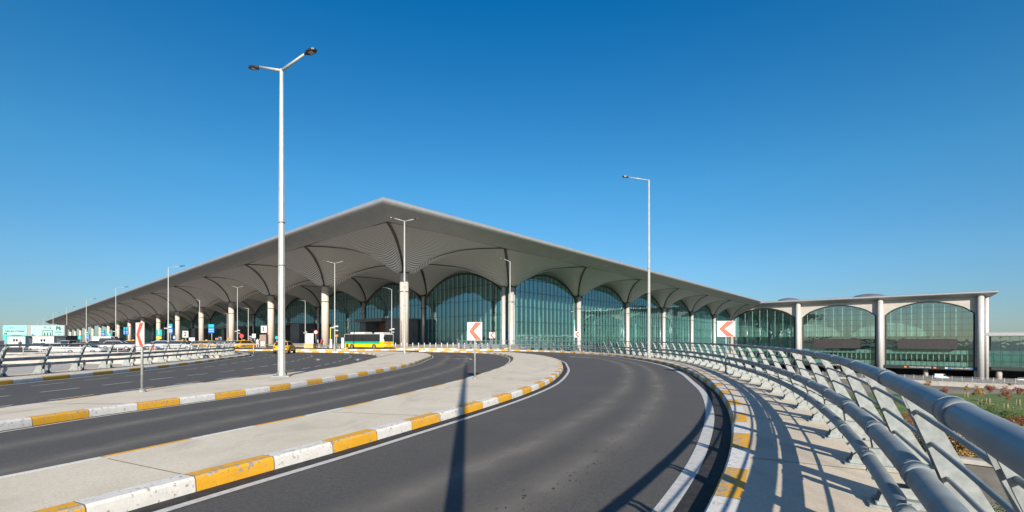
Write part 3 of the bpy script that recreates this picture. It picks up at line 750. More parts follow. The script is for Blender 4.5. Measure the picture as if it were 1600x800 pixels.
# glass walls
def arch_z(u, z_s, z_t):
    """u from 0 to 1 across the opening"""
    return crom([(0, z_s), (.06, z_s + (z_t - z_s) * .28), (.12, z_s + (z_t - z_s) * .50), (.25, z_s + (z_t - z_s) * .78), (.38, z_s + (z_t - z_s) * .95), (.5, z_t)], u if u <= .5 else 1 - u)
def glass_bay(pa, pb, z0, zs, zt, outv, gm, nm, rows, parent, fins=True, margin=1.1, recess=0, name='window', fin_every=1, finz0=None):
    """one arched glazed bay from pa to pb (ground points, building local)"""
    d = (pb - pa); L_ = d.length; d.normalize(); a = pa + d * margin; L2 = L_ - 2 * margin; n = 24
    mb = MB(); b0 = len(mb.v)
    for i in range(n + 1):
        u = i / n; zt_ = arch_z(u, zs, zt); p = a + d * (L2 * u); mb.v.append((p.x, p.y, z0)); mb.v.append((p.x, p.y, zt_))
    for i in range(n): mb.face((2 * i, 2 * i + 2, 2 * i + 3, 2 * i + 1), gm)
    g = mb.build(name, parent)
    fm = MB()
    arc = [Vector((*(a + d * (L2 * i / n)).xy, arch_z(i / n, zs, zt))) + outv * .05 for i in range(n + 1)]
    fm.tube([Vector((arc[0].x, arc[0].y, z0))] + arc + [Vector((arc[-1].x, arc[-1].y, z0))], .28, M['dark'], 6, True, False)
    for i in range(1, nm):
        u = i / nm; p = a + d * (L2 * u) + outv * .10; z1 = arch_z(u, zs, zt)
        fm.box((p.x, p.y, (z0 + z1) / 2), (.05, .10, z1 - z0), M['dark'], math.atan2(d.y, d.x))
    for zr in rows:
        us = [k / 60 for k in range(61) if arch_z(k / 60, zs, zt) > zr]
        if not us or zr < z0: continue
        p = a + d * (L2 * us[0]); q = a + d * (L2 * us[-1]); m_ = (p + q) / 2 + outv * .11
        fm.box((m_.x, m_.y, zr), ((q - p).length, .12, .09), M['dark'], math.atan2(d.y, d.x))
    fm.build('window_frame', g)
    if fins:
        im = MB()
        for i in range(0, nm, fin_every):
            u = (i + .5) / nm; p = a + d * (L2 * u) - outv * (.5); z1 = arch_z(u, zs, zt) - .2
            im.box((p.x, p.y, (z0 + z1) / 2), (.42, .30, z1 - z0), M['fin'], math.atan2(d.y, d.x))
        im.build('fin', g)
    return g
for l in range(0, NL - 1):
    ll = l * BL_; dz = drop(1, ll)
    glass_bay(TL(BIN, ll), TL(BIN, ll + BL_), .16, 14.6 + dz, 20.9 + dz, -dR, M['glass'], 17, [4.2, 8.4, 12.6, 16.8], term, margin=.9)
for r in range(1, 7):
    ra, rb_ = r, (r + 1 if r < 6 else RP); dz = drop(r + .5, 0)
    glass_bay(TL(ra, 0), TL(rb_, 0), -12.0, 14.6 + dz, 20.9 + dz, -dL, M['glass'], 16, [-6, -1.8, 2.4, 6.6, 10.8, 15, 18.6], term, margin=.9)
# the wedge of wall between arches above the glass, closing up to the vault
# interior: floors and a far wall seen through the glass
mb = MB()
a, b = TL(BIN + .45, 12), TL(BIN + .45, 570)
mb.quad([TL(BIN + .45, 16, -1), TL(BIN + .45, 570, -1), TL(BIN + .45, 570, 20), TL(BIN + .45, 16, 22)], M['inner'])
mb.quad([TL(BIN + .45, 16, -16), TL(BIN + .45, 16, 22), TL(RP, 16, 22), TL(RP, 16, -16)], M['inner'])
mb.build('interior_wall', term)
mb = MB()
mb.quad([TL(BIN + .02, 2, .12), TL(BIN + .46, 2, .12), TL(BIN + .46, 570, .12), TL(BIN + .02, 570, .12)], M['innerfl'])
for z in (0.1, -6.0): mb.quad([TL(BIN + .05, 1.2, z), TL(RP, 1.2, z), TL(RP, 16, z), TL(BIN + .05, 16, z)], M['innerfl'])
mb.build('interior_floor', term)
mb = MB()
for r in range(1, 7):
    for k in (.3, .7):
        p = TL(r + k, 8); mb.tube([p + Vector((0, 0, -6)), p + Vector((0, 0, 16))], .5, M['fin'], 10)
mb2 = MB()
for l in range(1, 11):
    pass
mb.build('interior_column', term)
# entrance portals in the canopy front
def portal(l0):
    o = MB(); c = lambda r, l, z: TL(r, l, z)
    ang = math.atan2(dL.y, dL.x)
    def bx(l_a, l_b, rin, rout, z0, z1, m): p = (TL(BIN, l_a) + TL(BIN, l_b)) / 2 - dR * ((rin + rout) / 2); o.box((p.x, p.y, (z0 + z1) / 2), (abs(l_b - l_a), abs(rout - rin), z1 - z0), m, ang)
    bx(l0 + 1.5, l0 + 9.5, .3, 7, .16, 8.2, M['darkpanel'])
    bx(l0 + 9.5, l0 + 26, .3, 8.5, 7.5, 8.5, M['darkpanel'])
    bx(l0 + 22, l0 + 26, .3, 6.5, .16, 7.5, M['darkpanel'])
    w_ = o.build('entrance_portal', term)
    o = MB(); bx(l0 + 9.5, l0 + 22, .6, 1.2, .16, 7.5, M['brown']); o.build('entrance_door', w_)
    o = MB(); bx(l0 + 12.5, l0 + 19.5, 1.3, 1.45, .16, 3.0, M['carglass']); o.build('door_glass', w_)
for k in (1, 3, 5, 7): portal(k * BL_ + 1)

# ------------------------------------------------------------------ pier building on the right
pier = thing('pier_building', 'glass pier with three tall arched windows and round silver columns right of the terminal', 'building', tuple(T(RP, 0)), 0)
def PL(o, l, z=0.0): return dR * o + dL * l + Vector((0, 0, z))       # o metres into the building, l metres along
GZ = -16.2
wall = MB()
for k in range(3):
    l0 = -k * BP - .15; l1 = -(k + 1) * BP + .15
    # wall above the arch as strips
    n = 48; m_ = 1.9; b = len(wall.v)
    for i in range(n + 1):
        u = i / n; l_ = (l0 - m_) + (l1 - l0 + 2 * m_) * u; z = arch_z(u, 13.6, 19.4); wall.v += [tuple(PL(.0, l_, z)), tuple(PL(.0, l_, 21.6))]
    for i in range(n): wall.face((b + 2 * i, b + 2 * i + 1, b + 2 * i + 3, b + 2 * i + 2), M['pierwall'])
    for la, lb in ((l0 + .15, l0 - m_), (l1 + m_, l1 - .15)): wall.quad([PL(0, la, GZ), PL(0, lb, GZ), PL(0, lb, 21.6), PL(0, la, 21.6)], M['pierwall'])
wall.quad([PL(0, -3 * BP - .0, GZ), PL(0, -3 * BP - 1.6, GZ), PL(0, -3 * BP - 1.6, 21.6), PL(0, -3 * BP, 21.6)], M['pierwall'])
wall.quad([PL(0, -3 * BP - 1.6, GZ), PL(40, -3 * BP - 1.6, GZ), PL(40, -3 * BP - 1.6, 21.6), PL(0, -3 * BP - 1.6, 21.6)], M['pierwall'])
wall.build('wall', pier)
def grid_window(l0, l1):
    n = 26; mb = MB(); rows = [-7.8, -5.4, -2.6, .2, 3, 5.8, 8.6, 11.4, 14.2, 17]
    for i in range(n + 1):
        u = i / n; p = PL(.25, l0 + (l1 - l0) * u); mb.v += [(p.x, p.y, -11.0), (p.x, p.y, arch_z(u, 13.6, 19.4))]
    for i in range(n): mb.face((2 * i, 2 * i + 1, 2 * i + 3, 2 * i + 2), M['pglass'])
    g = mb.build('window', pier); fm = MB(); d = -dL; ang = math.atan2(d.y, d.x)
    arc = [PL(-.02, l0 + (l1 - l0) * i / n, arch_z(i / n, 13.6, 19.4)) for i in range(n + 1)]
    fm.tube([PL(-.02, l0, -11)] + arc + [PL(-.02, l1, -11)], .3, M['dark'], 6, True, False)
    for i in range(1, 16):
        u = i / 16; p = PL(.12, l0 + (l1 - l0) * u); z1 = arch_z(u, 13.6, 19.4); fm.box((p.x, p.y, (z1 - 11) / 2), (.07, .12, z1 + 11), M['dark'], ang)
    for z in rows:
        us = [k / 60 for k in range(61) if arch_z(k / 60, 13.6, 19.4) > z]
        if not us: continue
        p, q = PL(.12, l0 + (l1 - l0) * us[0]), PL(.12, l0 + (l1 - l0) * us[-1]); m_ = (p + q) / 2; fm.box((m_.x, m_.y, z), ((q - p).length, .13, .08), M['dark'], ang)
    fm.build('window_frame', g)
    im = MB()
    for i in range(0, 16, 2):
        u = (i + 1) / 16; p = PL(.9, l0 + (l1 - l0) * u); z1 = arch_z(u, 13.6, 19.4) - .4; im.box((p.x, p.y, (z1 + 3) / 2), (.28, .3, z1 - 3), M['fin'], ang)
    for i in range(17):
        u = i / 16; p = PL(.7, l0 + (l1 - l0) * u); im.box((p.x, p.y, -6.9), (.3, .3, 3.0), M['fin'], ang)
    im.build('fin', g)
    ib = MB(); p = PL(1.0, (l0 + l1) / 2)
    ib.box((p.x, p.y, -6.9), (abs(l1 - l0), .3, 2.6), M['dark'], ang); ib.build('dark_band', g)
    for za, zb2 in ((-10.9, -8.9), (-5.3, -3.5)):
        ib = MB(); p = PL(.62, (l0 + l1) / 2); ib.box((p.x, p.y, (za + zb2) / 2), (abs(l1 - l0), .1, zb2 - za), M['spandrel'], ang); ib.build('spandrel_panel', g)
for k in range(3): grid_window(-k * BP - 2.0, -(k + 1) * BP + 2.0)
# inside of the pier
mb = MB()
mb.quad([PL(14, 0, -11), PL(14, -3 * BP - 1, -11), PL(14, -3 * BP - 1, 21), PL(14, 0, 21)], M['inner'])
for z in (-11, -3.2, 3.0): mb.quad([PL(.9, 0, z), PL(.9, -3 * BP - 1, z), PL(14, -3 * BP - 1, z), PL(14, 0, z)], M['innerfl'])
mb.build('interior', pier)
for k, (a, b) in ((1, (.17, .80)), (2, (.15, .82))):
    l0 = -k * BP - 2; l1 = -(k + 1) * BP + 2; la, lb = l0 + (l1 - l0) * a, l0 + (l1 - l0) * b; p = PL(-.9, (la + lb) / 2)
    mb = MB(); mb.box((p.x, p.y, -.6), (abs(lb - la), 1.8, 4.8), M['bridge'], math.atan2(-dL.y, -dL.x), bev=.1)
    mb.build('projecting_box', pier)
# sign band, underpass and stub columns
mb = MB(); ang = math.atan2(-dL.y, -dL.x)
p = PL(-.1, -1.5 * BP); mb.box((p.x, p.y, -11.75), (3 * BP, 1.2, 1.5), M['dark'], ang); sgn = mb.build('sign_band', pier)
for k, l_ in ((1, -2.42 * BP), (2, -2.80 * BP), (0, -1.5 * BP)):
    q = PL(-.74, l_, -11.72); text_mesh('TURNA DÖNER GİRİŞ', .78, q, (R(90), 0, ang), M['white'], parent=sgn, bold=.012, ext=.02)
for l_, m_ in ((-2.27 * BP, M['orange']), (-2.57 * BP, M['orange']), (-2.68 * BP, M['white']), (-2.71 * BP, M['blue']), (-2.92 * BP, M['blue'])):
    mb = MB(); q = PL(-.74, l_, -11.72); mb.box(tuple(q), (.9, .08, .7), m_, ang, bev=.03); mb.build('pictogram', sgn)
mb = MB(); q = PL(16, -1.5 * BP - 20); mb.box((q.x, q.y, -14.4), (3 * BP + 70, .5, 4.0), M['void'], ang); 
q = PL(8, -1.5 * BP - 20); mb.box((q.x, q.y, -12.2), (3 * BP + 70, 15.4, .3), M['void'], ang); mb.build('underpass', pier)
for k in range(4):
    for dl, rr, do in (((0, 1.15, -1.6),) if k < 3 else ((0, 1.15, -1.6), (-1.9, .85, -.2))):
        mb = MB(); q = PL(do, -k * BP + dl) if k else None
        if q is None: continue
        mb.tube([Vector((q.x, q.y, GZ - 1)), Vector((q.x, q.y, 22.3))], rr if dl == 0 else rr * .9, M['silver'], 28); mb.build('column', pier)
for l_ in (-.4 * BP, -1.5 * BP, -2.48 * BP): 
    mb = MB(); q = PL(3, l_); mb.tube([Vector((q.x, q.y, GZ - 1)), Vector((q.x, q.y, -12.3))], .95, M['conc'], 20); mb.build('column', pier)
# roof of the pier: rounded lip, sloping soffit, flared end
mb = MB(); sb = MB(); cor = [(-5.0, 16), (-4.2, -3 * BP - 5.2)]
prof = [(-.0, 22.0), (-.28, 22.15), (-.42, 22.45), (-.32, 22.8), (.0, 22.95), (6, 23.5)]
def rp(o, l, z): q = PL(o, l); return (q.x, q.y, z)
n = 30
for i in range(n + 1):
    l_ = 16 + (-3 * BP - 5.2 - 16) * i / n
    for o, z in prof: mb.v.append(rp(-4.1 + o, l_, z))
k = len(prof)
for i in range(n):
    for j in range(k - 1): mb.face((i * k + j, i * k + j + 1, (i + 1) * k + j + 1, (i + 1) * k + j), M['lip'] if j < 4 else M['roof'], None, True)
mb.quad([rp(-4.1, -3 * BP - 5.2, 22), rp(-4.1, -3 * BP - 5.2, 22.95), rp(45, -3 * BP - 5.2, 23.2), rp(45, -3 * BP - 5.2, 22)], M['lip'])
mb.build('roof_edge', pier)
sb.quad([rp(-4.1, 16, 22.02), rp(-.0, 16, 20.6), rp(0, -3 * BP - 1.2, 20.6), rp(-4.1, -3 * BP - 5.1, 22.02)], M['soffit'])
sb.quad([rp(-4.1, -3 * BP - 5.1, 22.02), rp(0, -3 * BP - 1.2, 20.6), rp(40, -3 * BP - 1.2, 20.6), rp(40, -3 * BP - 5.1, 22.02)], M['soffit'])
sb.build('roof_soffit', pier)
mb = MB(); mb.quad([rp(1.9, 16, 23.4), rp(1.9, -3 * BP - 5.1, 23.2), rp(60, -3 * BP - 5.1, 23.2), rp(60, 16, 23.4)], M['roof']); mb.build('roof', pier)
for l_, rr in ((-.80 * BP, 6.5), (-1.85 * BP, 8)):
    mb = MB(); c = PL(12, l_); nr, na = 6, 24; b = len(mb.v)
    for i in range(nr + 1):
        ph = math.pi / 2 * i / nr
        for a in range(na): an = 2 * math.pi * a / na; mb.v.append((c.x + rr * math.cos(ph) * math.cos(an), c.y + rr * math.cos(ph) * math.sin(an), 22.9 + 2.7 * math.sin(ph)))
    for i in range(nr):
        for a in range(na): mb.face((b + i * na + a, b + i * na + (a + 1) % na, b + (i + 1) * na + (a + 1) % na, b + (i + 1) * na + a), M['darkpanel'], None, True)
    mb.build('skylight_dome', pier)
# lower wing beyond the pier
wing = thing('low_wing_building', 'low flat-roofed glass wing at the right edge beyond the last silver column', 'building', tuple(T(RP, -3 * BP)), 0)
mb = MB(); La, Lb = -3.4, -90
mb.quad([PL(.4, La, -11), PL(.4, La, 2.9), PL(.4, Lb, 2.9), PL(.4, Lb, -11)], M['glass']); g = mb.build('window', wing)
fm = MB()
for i in range(0, 31):
    p = PL(.3, La + (Lb - La) * i / 30); fm.box((p.x, p.y, -4), (.08, .14, 14), M['dark'], ang)
for z in (-8.4, -5.4, -2.4, .6):
    p = PL(.28, (La + Lb) / 2); fm.box((p.x, p.y, z), (abs(Lb - La), .14, .1), M['dark'], ang)
fm.build('window_frame', g)
mb = MB(); p = PL(8, (La + Lb) / 2 + 1); mb.box((p.x, p.y, 3.9), (abs(Lb - La) + 2, 18, 1.9), M['lip'], ang, bev=.3); mb.build('roof', wing)
mb = MB(); p = PL(10, (La + Lb) / 2); mb.box((p.x, p.y, -3.6), (abs(Lb - La) - .4, .4, 13), M['inner'], ang)
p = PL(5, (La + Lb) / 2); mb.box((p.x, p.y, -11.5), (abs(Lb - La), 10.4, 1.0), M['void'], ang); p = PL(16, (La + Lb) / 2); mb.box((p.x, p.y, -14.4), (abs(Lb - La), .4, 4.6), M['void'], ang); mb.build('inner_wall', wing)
for l_ in (-6, -30, -60): mb = MB(); p = PL(2, l_); mb.tube([Vector((p.x, p.y, GZ - 1)), Vector((p.x, p.y, -11.9))], 1.0, M['conc'], 20); mb.build('column', wing)

# ------------------------------------------------------------------ lower level on the right: road, fences, barriers, retaining wall
def low(px, py, zg=None):
    """point on the lower terrain seen at a pixel"""
    Y = 60.0
    for _ in range(60):
        X = at(px, Y); z = terr(X, Y); Y2 = (H - z) * F / (py - HZ); Y = Y * .6 + Y2 * .4
    X = at(px, Y); return Vector((X, Y, terr(X, Y)))
mb = MB()
n = 24; a0, a1 = PL(-42, 30) + T(RP, 0), PL(-42, -150) + T(RP, 0)
for i in range(n + 1):
    t = i / n; p = a0.lerp(a1, t); q = p + dR * 60
    mb.v += [(p.x, p.y, max(terr(p.x, p.y), terr(p.x, p.y)) + .05), ((p.x + q.x) / 2, (p.y + q.y) / 2, -16.1), (q.x, q.y, -16.14)]
for i in range(n):
    for k in (0, 1): mb.face((3 * i + k, 3 * i + 3 + k, 3 * i + 4 + k, 3 * i + 1 + k), M['lowroad'])
tag(mb.build('lower_road'), kind='structure')
def run_wall(pts, h, th, m, name, label, cat, post=None):
    root = thing(name, label, cat, tuple(pts[0]))
    mb = MB()
    for p, q in zip(pts, pts[1:]):
        L_ = (q - p).length; a = math.atan2((q - p).y, (q - p).x); c = (p + q) / 2 - pts[0]; mb.box((c.x, c.y, c.z + h / 2), (L_ + th * .4, th, h), m, a)
    mb.build('panel', root); return root
w1 = [PL(-41, l_) + T(RP, 0) for l_ in range(-10, -140, -8)]
for p in w1: p.z = terr(p.x, p.y) - .1
run_wall(w1, 1.0, .35, M['conc'], 'road_barrier', 'long pale concrete barrier between the lower road and the lawn', 'barrier')
w2 = [PL(-54, l_) + T(RP, 0) for l_ in range(-66, -140, -8)]
for i, p in enumerate(w2): p.z = terr(p.x, p.y) - .1
run_wall(w2, 1.3, .5, M['conc'], 'concrete_wall', 'low concrete wall on the lawn behind the young trees', 'wall')
fen = thing('mesh_fence', 'thin see-through metal fence along the lower road', 'fence', tuple(PL(-30, 0) + T(RP, 0)))
pm = MB(); rl = MB()
pm.tube([Vector((0, 0, -16.6)), Vector((0, 0, -13.6))], .06, M['fence'], 6); p_ = pm.build('post', fen); p_.location = PL(0, -5)
for l_ in range(-8, -150, -3): q_ = bpy.data.objects.new('post', p_.data); COL.objects.link(q_); q_.parent = fen; q_.location = PL(0, l_)
for z in [-16.2 + .2 * k for k in range(13)]: rl.tube([PL(0, -5, z), PL(0, -150, z)], .014, M['fence'], 4)
rl.build('wire_mesh', fen)
# retaining wall below the near railing
rw = [Vector((12.6, 20.4, 0)), Vector((16.2, 17.2, 0)), Vector((19.5, 14.4, 0)), Vector((24, 10.6, 0)), Vector((32, 5, 0))]
root = thing('retaining_wall', 'grey cast concrete retaining wall seen through the nearest railing plates', 'wall', (0, 0, 0))
mb = MB()
for p, q in zip(rw, rw[1:]):
    L_ = (q - p).length; nseg = max(1, round(L_ / 2.4)); a = math.atan2((q - p).y, (q - p).x)
    for i in range(nseg): c = p.lerp(q, (i + .5) / nseg); mb.box((c.x, c.y, -4.7), (L_ / nseg - .03, .35, 3.8), M['shadeconc'], a)
mb.build('panel', root)
mb = MB()
for p, q in zip(rw, rw[1:]):
    L_ = (q - p).length; a = math.atan2((q - p).y, (q - p).x); c = (p + q) / 2; mb.box((c.x, c.y, -2.72), (L_ + .1, .5, .16), M['deck'], a)
mb.build('coping', root)

# ------------------------------------------------------------------ plants
def leaf_cloud(mb, c, rad, n, size, m, rnd, squash=1.0):
    clumps = [(Vector((rnd.gauss(0, .42), rnd.gauss(0, .42), rnd.gauss(0, .40) * squash)), rnd.uniform(.22, .5)) for _ in range(14)]
    for _ in range(n):
        cc, cr = rnd.choice(clumps); v = cc + Vector((rnd.gauss(0, 1), rnd.gauss(0, 1), rnd.gauss(0, 1))) * cr * .45
        p = Vector(c) + Vector((v.x * rad, v.y * rad, v.z * rad)); s = size * rnd.uniform(.6, 1.4)
        a = Vector((rnd.gauss(0, 1), rnd.gauss(0, 1), rnd.gauss(0, .6))).normalized(); b = a.cross(Vector((rnd.gauss(0, 1), rnd.gauss(0, 1), rnd.gauss(0, 1)))).normalized()
        mb.quad([p - a * s, p + b * s * .55, p + a * s, p - b * s * .55], m)
def tree(p, h, cr, leafm, label, name='young_tree', n=900, group='young trees on the lower lawn', stake=True, tall=1.0):
    rnd = random.Random(hash((round(p.x), round(p.y))) & 0xffff); root = thing(name, label, 'tree', tuple(p), 0, group)
    mb = MB(); top = Vector((rnd.uniform(-.1, .1), rnd.uniform(-.1, .1), h * .8))
    mb.tube([Vector((0, 0, -.2)), top * .5 + Vector((.05, 0, 0)), top], [.07, .05, .02], M['bark'], 6)
    for _ in range(9):
        z = rnd.uniform(.42, .75) * h; an = rnd.uniform(0, 6.28); L_ = cr * rnd.uniform(.6, 1.0); mb.tube([Vector((0, 0, z)), Vector((math.cos(an) * L_ * .5, math.sin(an) * L_ * .5, z + L_ * .45)), Vector((math.cos(an) * L_, math.sin(an) * L_, z + L_ * .8))], [.025, .015, .006], M['bark'], 4)
    mb.build('trunk', root)
    mb = MB(); leaf_cloud(mb, (0, 0, h * .66), cr, n * 2, .11, leafm, rnd, tall); mb.build('crown', root)
    if stake:
        mb = MB()
        for an in (0, 2.1, 4.2): mb.tube([Vector((.5 * math.cos(an), .5 * math.sin(an), -.2)), Vector((.45 * math.cos(an), .45 * math.sin(an), 1.7))], .035, M['stake'], 5)
        mb.build('stake', root)
    return root
TR = [(1448, 624, 5.4, 1.0, 'leafo', 'slim yellow-green and pink young tree beside the handrail, leftmost on the lawn'), (1473, 628, 4.0, .9, 'leafr', 'thin half-bare young tree left of the round tan one'),
      (1532, 634, 5.0, 1.3, 'leafo', 'round tan-leaved young tree in front of the dark underpass'), (1545, 632, 5.6, 1.1, 'leafr', 'upright brownish young tree just right of the round tan one'),
      (1573, 641, 5.8, 1.5, 'leafr', 'bushy rust-red young tree in front of the concrete wall'), (1592, 634, 4.8, .9, 'leafr', 'small dark red young tree near the right edge'), (1511, 622, 3.6, .6, 'leafo', 'tiny sparse sapling between two larger young trees'),
      (1380, 622, 4.6, 1.0, 'leafo', 'small ochre young tree seen below the middle of the top rail'), (1340, 612, 4.2, .9, 'leafg', 'small green young tree glimpsed between railing plates'), (1295, 606, 4.0, .8, 'leafg', 'farthest small green tree seen through the railing')]
for px, py, h, cr, lm, lab in TR:
    tree(low(px, py), h * 1.2, cr * 1.15, M[lm], lab, n=700)
def bush(p, rad, lm, label, name='shrub', n=900, size=.09, sq=.6, cat='shrub'):
    rnd = random.Random(int(p.x * 31 + p.y * 17)); root = thing(name, label, cat, tuple(p), 0, 'shrubs below the viaduct')
    mb = MB(); 
    for _ in range(7): an = rnd.uniform(0, 6.28); mb.tube([Vector((0, 0, -.1)), Vector((math.cos(an) * rad * .5, math.sin(an) * rad * .5, rad * rnd.uniform(.4, .8)))], [.03, .01], M['bark'], 4)
    mb.build('stem', root); mb = MB(); leaf_cloud(mb, (0, 0, rad * .5), rad, n, size, M[lm], rnd, sq); mb.build('foliage', root); return root
BS = [((15.3, 14.6), 1.3, 'leafg', 'bright green shrub in front of the retaining wall, lowest right', -5.0), ((13.4, 14.2), 1.0, 'leafg', 'smaller green shrub at the foot of the retaining wall', -5.0),
      ((19.4, 20.2), 1.2, 'leafo', 'ochre-leaved shrub growing above the retaining wall', -3.3), ((21.6, 20.6), 1.2, 'leafd', 'dark shrub above the retaining wall, right of the ochre one', -3.4), ((17.4, 19.6), 1.1, 'leafd', 'dark green shrub at the wall top, left of the ochre one', -3.3),
      ((15.9, 21.6), 1.3, 'leafd', 'dark shrub on the bank behind the second nearest post', -3.5), ((18.8, 22.6), 1.3, 'leafg', 'mid green shrub on the bank behind the dark wall-top one', -3.7), ((15.0, 19.2), 1.0, 'leafr', 'small rusty shrub at the left end of the wall', -3.3),
      ((19.5, 27.5), 1.5, 'leafd', 'dark green shrub half way up the bank', -4.8), ((17.5, 30), 1.6, 'leafr', 'rusty shrub half way up the bank', -5.6), ((24.5, 27), 1.5, 'leafg', 'leafy green shrub up the bank toward the right edge', -4.6), ((22.5, 18.2), 1.0, 'leafd', 'dark shrub at the right end of the wall top', -3.3),
      ((23.5, 21.5), 1.2, 'leafo', 'pale yellow-brown shrub on the bank nearest the right edge', -3.5), ((21.5, 25), 1.3, 'leafr', 'reddish shrub farther up the bank', -4.0)]
for (x, y), r_, lm, lab, z in BS: bush(Vector((x, y, z)), r_, lm, lab, n=4200, size=.05)
# bank of soil behind the retaining wall carries those shrubs
mb = MB(); P = [(p.x, p.y) for p in rw]; b = len(mb.v)
out = [(21, 26), (25, 31), (32, 38), (44, 52), (70, 70)]
ou = [(18, 30), (26, 28), (33, 24), (40, 17), (48, 9)]
for (x, y), (u, v) in zip(P, ou): mb.v += [(x + .1, y + .1, -3.1), ((x * .45 + u * .55), (y * .45 + v * .55), -3.6), (u, v, terr(u, v) - .3)]
for i in range(4):
    for k in (0, 1): mb.face((3 * i + k, 3 * i + 3 + k, 3 * i + 4 + k, 3 * i + 1 + k), M['grass'])
tag(mb.build('planted_bank'), kind='structure')
for i, (px, py, r_, lm, lab) in enumerate([(1546, 652, 2.2, 'leafg', 'large green bush on the lawn below the red tree'), (1562, 668, 1.6, 'leafr', 'low rust-brown bush right of the large green bush'), (1385, 640, 2.0, 'leafg', 'green bush behind the leaning plates'),
        (1590, 690, 1.3, 'leafo', 'orange-brown bush at the right edge under the rail'), (1410, 665, 1.8, 'leafr', 'reddish brown bush between two leaning plates'), (1505, 640, 1.4, 'leafr', 'brown bush left of the large green one'),
        (1580, 655, 1.9, 'leafg', 'green bush behind the low rust-brown one'), (1470, 650, 1.5, 'leafg', 'small green bush on the lawn left of the brown bush'), (1525, 665, 1.5, 'leafo', 'ochre bush between the large green and brown bushes'),
        (1598, 665, 1.8, 'leafr', 'rusty bush cut by the right edge of the picture'), (1450, 668, 1.5, 'leafo', 'ochre bush seen under the top rail near the tall plate'), (1360, 655, 1.6, 'leafg', 'green bush low between the third and fourth plates'),
        (1490, 672, 1.5, 'leafd', 'dark green bush under the top rail'), (1330, 632, 1.8, 'leafd', 'dark green bush far along the fence of plates')]):
    bush(low(px, py), r_ * 1.15, lm, lab, n=2600, size=.10)
mb = MB(); rnd = random.Random(11)
for _ in range(26000):
    x = rnd.uniform(12, 150); y = rnd.uniform(20, 135)
    if y < x * .62 or x < 14 or y > x * 1.6 + 10: continue
    z = terr(x, y); h = rnd.uniform(.06, .22); a = rnd.uniform(0, 6.28); s = rnd.uniform(.05, .12)
    mb.quad([(x - s * math.cos(a), y - s * math.sin(a), z), (x + s * math.cos(a), y + s * math.sin(a), z), (x + rnd.uniform(-.1, .1), y, z + h)], M['leafg'] if rnd.random() < .8 else M['leafo'])
tag(mb.build('grass', None), 'short rough grass on the lower lawn', 'grass', None, 'stuff')

# ------------------------------------------------------------------ lamp posts
def lamp(px, Y, h, label, arms, r0=.10, base_z=.0, xy=None, head=True, cams=False, armlen=1.4, double_z=0, octo=8, grp='street lamps'):
    """arms: list of (dx, dy, rise) to the head"""
    x, y = xy if xy else (at(px, Y), Y)
    root = thing('street_lamp', label, 'street lamp', (x, y, base_z), 0, grp)
    mb = MB(); mb.tube([(0, 0, 0), (0, 0, h * .5), (0, 0, h)], [r0, r0 * .78, r0 * .5], M['pole'], octo, True, octo > 8)
    for z in (h * .36, h * .5): mb.tube([(0, 0, z), (0, 0, z + .05)], r0 * .98, M['galv'], octo)
    mb.build('pole', root)
    mb = MB(); mb.box((0, 0, .02), (r0 * 4.4, r0 * 4.4, .04), M['galv'], .3); 
    for k in range(4):
        a = .3 + math.pi / 4 + k * math.pi / 2; mb.tube([(r0 * 2.6 * math.cos(a), r0 * 2.6 * math.sin(a), .03), (r0 * 2.6 * math.cos(a), r0 * 2.6 * math.sin(a), .11)], .02, M['galv'], 6)
        mb.extr([(r0 * .8, .04), (r0 * 2, .04), (r0 * .8, .3)], (0, 0, 0), (math.cos(a), math.sin(a), 0), (0, 0, 1), (-math.sin(a), math.cos(a), 0), .012, M['galv'])
    mb.build('base_plate', root)
    for dx, dy, rise in arms:
        d = Vector((dx, dy, 0)); L_ = d.length; u = d / L_
        mb = MB(); mb.tube([(0, 0, h - .05), (dx * .8, dy * .8, h + rise * .95)], [r0 * .42, r0 * .30], M['pole'], 8); arm = mb.build('arm', root)
        mb = MB(); s = L_ * .36; c0 = Vector((dx * .8, dy * .8, h + rise * .95)); up = Vector((0, 0, 1)); sd_ = u.cross(up)
        outl = [(-.0, .035), (.12, .04), (.20, .15), (.42, .20), (.66, .185), (.80, .10), (.83, 0)]
        poly = outl + [(a, -b) for a, b in outl[-2::-1]]
        k = .72 if Y < 60 else 1.0
        dirn = (u + up * .12).normalized(); nrm = sd_.cross(dirn).normalized()
        mb.extr([(a * k, b * k) for a, b in poly], c0 - nrm * .035, dirn, sd_, nrm, .07, M['black']); hd = mb.build('lamp_head', arm)
        mb = MB(); mb.extr([(.34 * k, .12 * k), (.62 * k, .12 * k), (.62 * k, -.12 * k), (.34 * k, -.12 * k)], c0 - nrm * (.045 if nrm.z > 0 else -.045), dirn, sd_, nrm, -.006 if nrm.z > 0 else .006, M['led']); mb.build('lens', hd)
    if cams:
        mb = MB()
        for a, z in ((0, 3.6), (2.1, 3.6), (4.2, 3.4), (1, 3.0)): mb.box((.32 * math.cos(a), .32 * math.sin(a), z), (.42, .2, .2), M['white'], a, bev=.03)
        mb.build('pole_cameras', root)  # plain white boxes standing for the cameras and speakers on the pole
    return root
x0, y0 = G(440, 588, .17)
lamp(440, y0, 12.65, 'tall tapering white double-armed street lamp on the concrete island, in front at left', [(-1.42, .54, .38), (1.42, -.54, .38)], .15, .166, (x0, y0))
x0, y0 = G(1014, 559, .17)
lamp(1014, y0, zat(281, y0) - .166, 'single-armed street lamp standing on the right pavement by the curving kerb', [(-2.0, 0, .22)], .13, .166, (x0, y0))
lamp(632, 48.8, zat(345, 48.8) - .166, 'double-armed street lamp in front of the canopy corner column', [(-1.2, -.3, .2), (1.3, -.3, .1)], .13, .166)
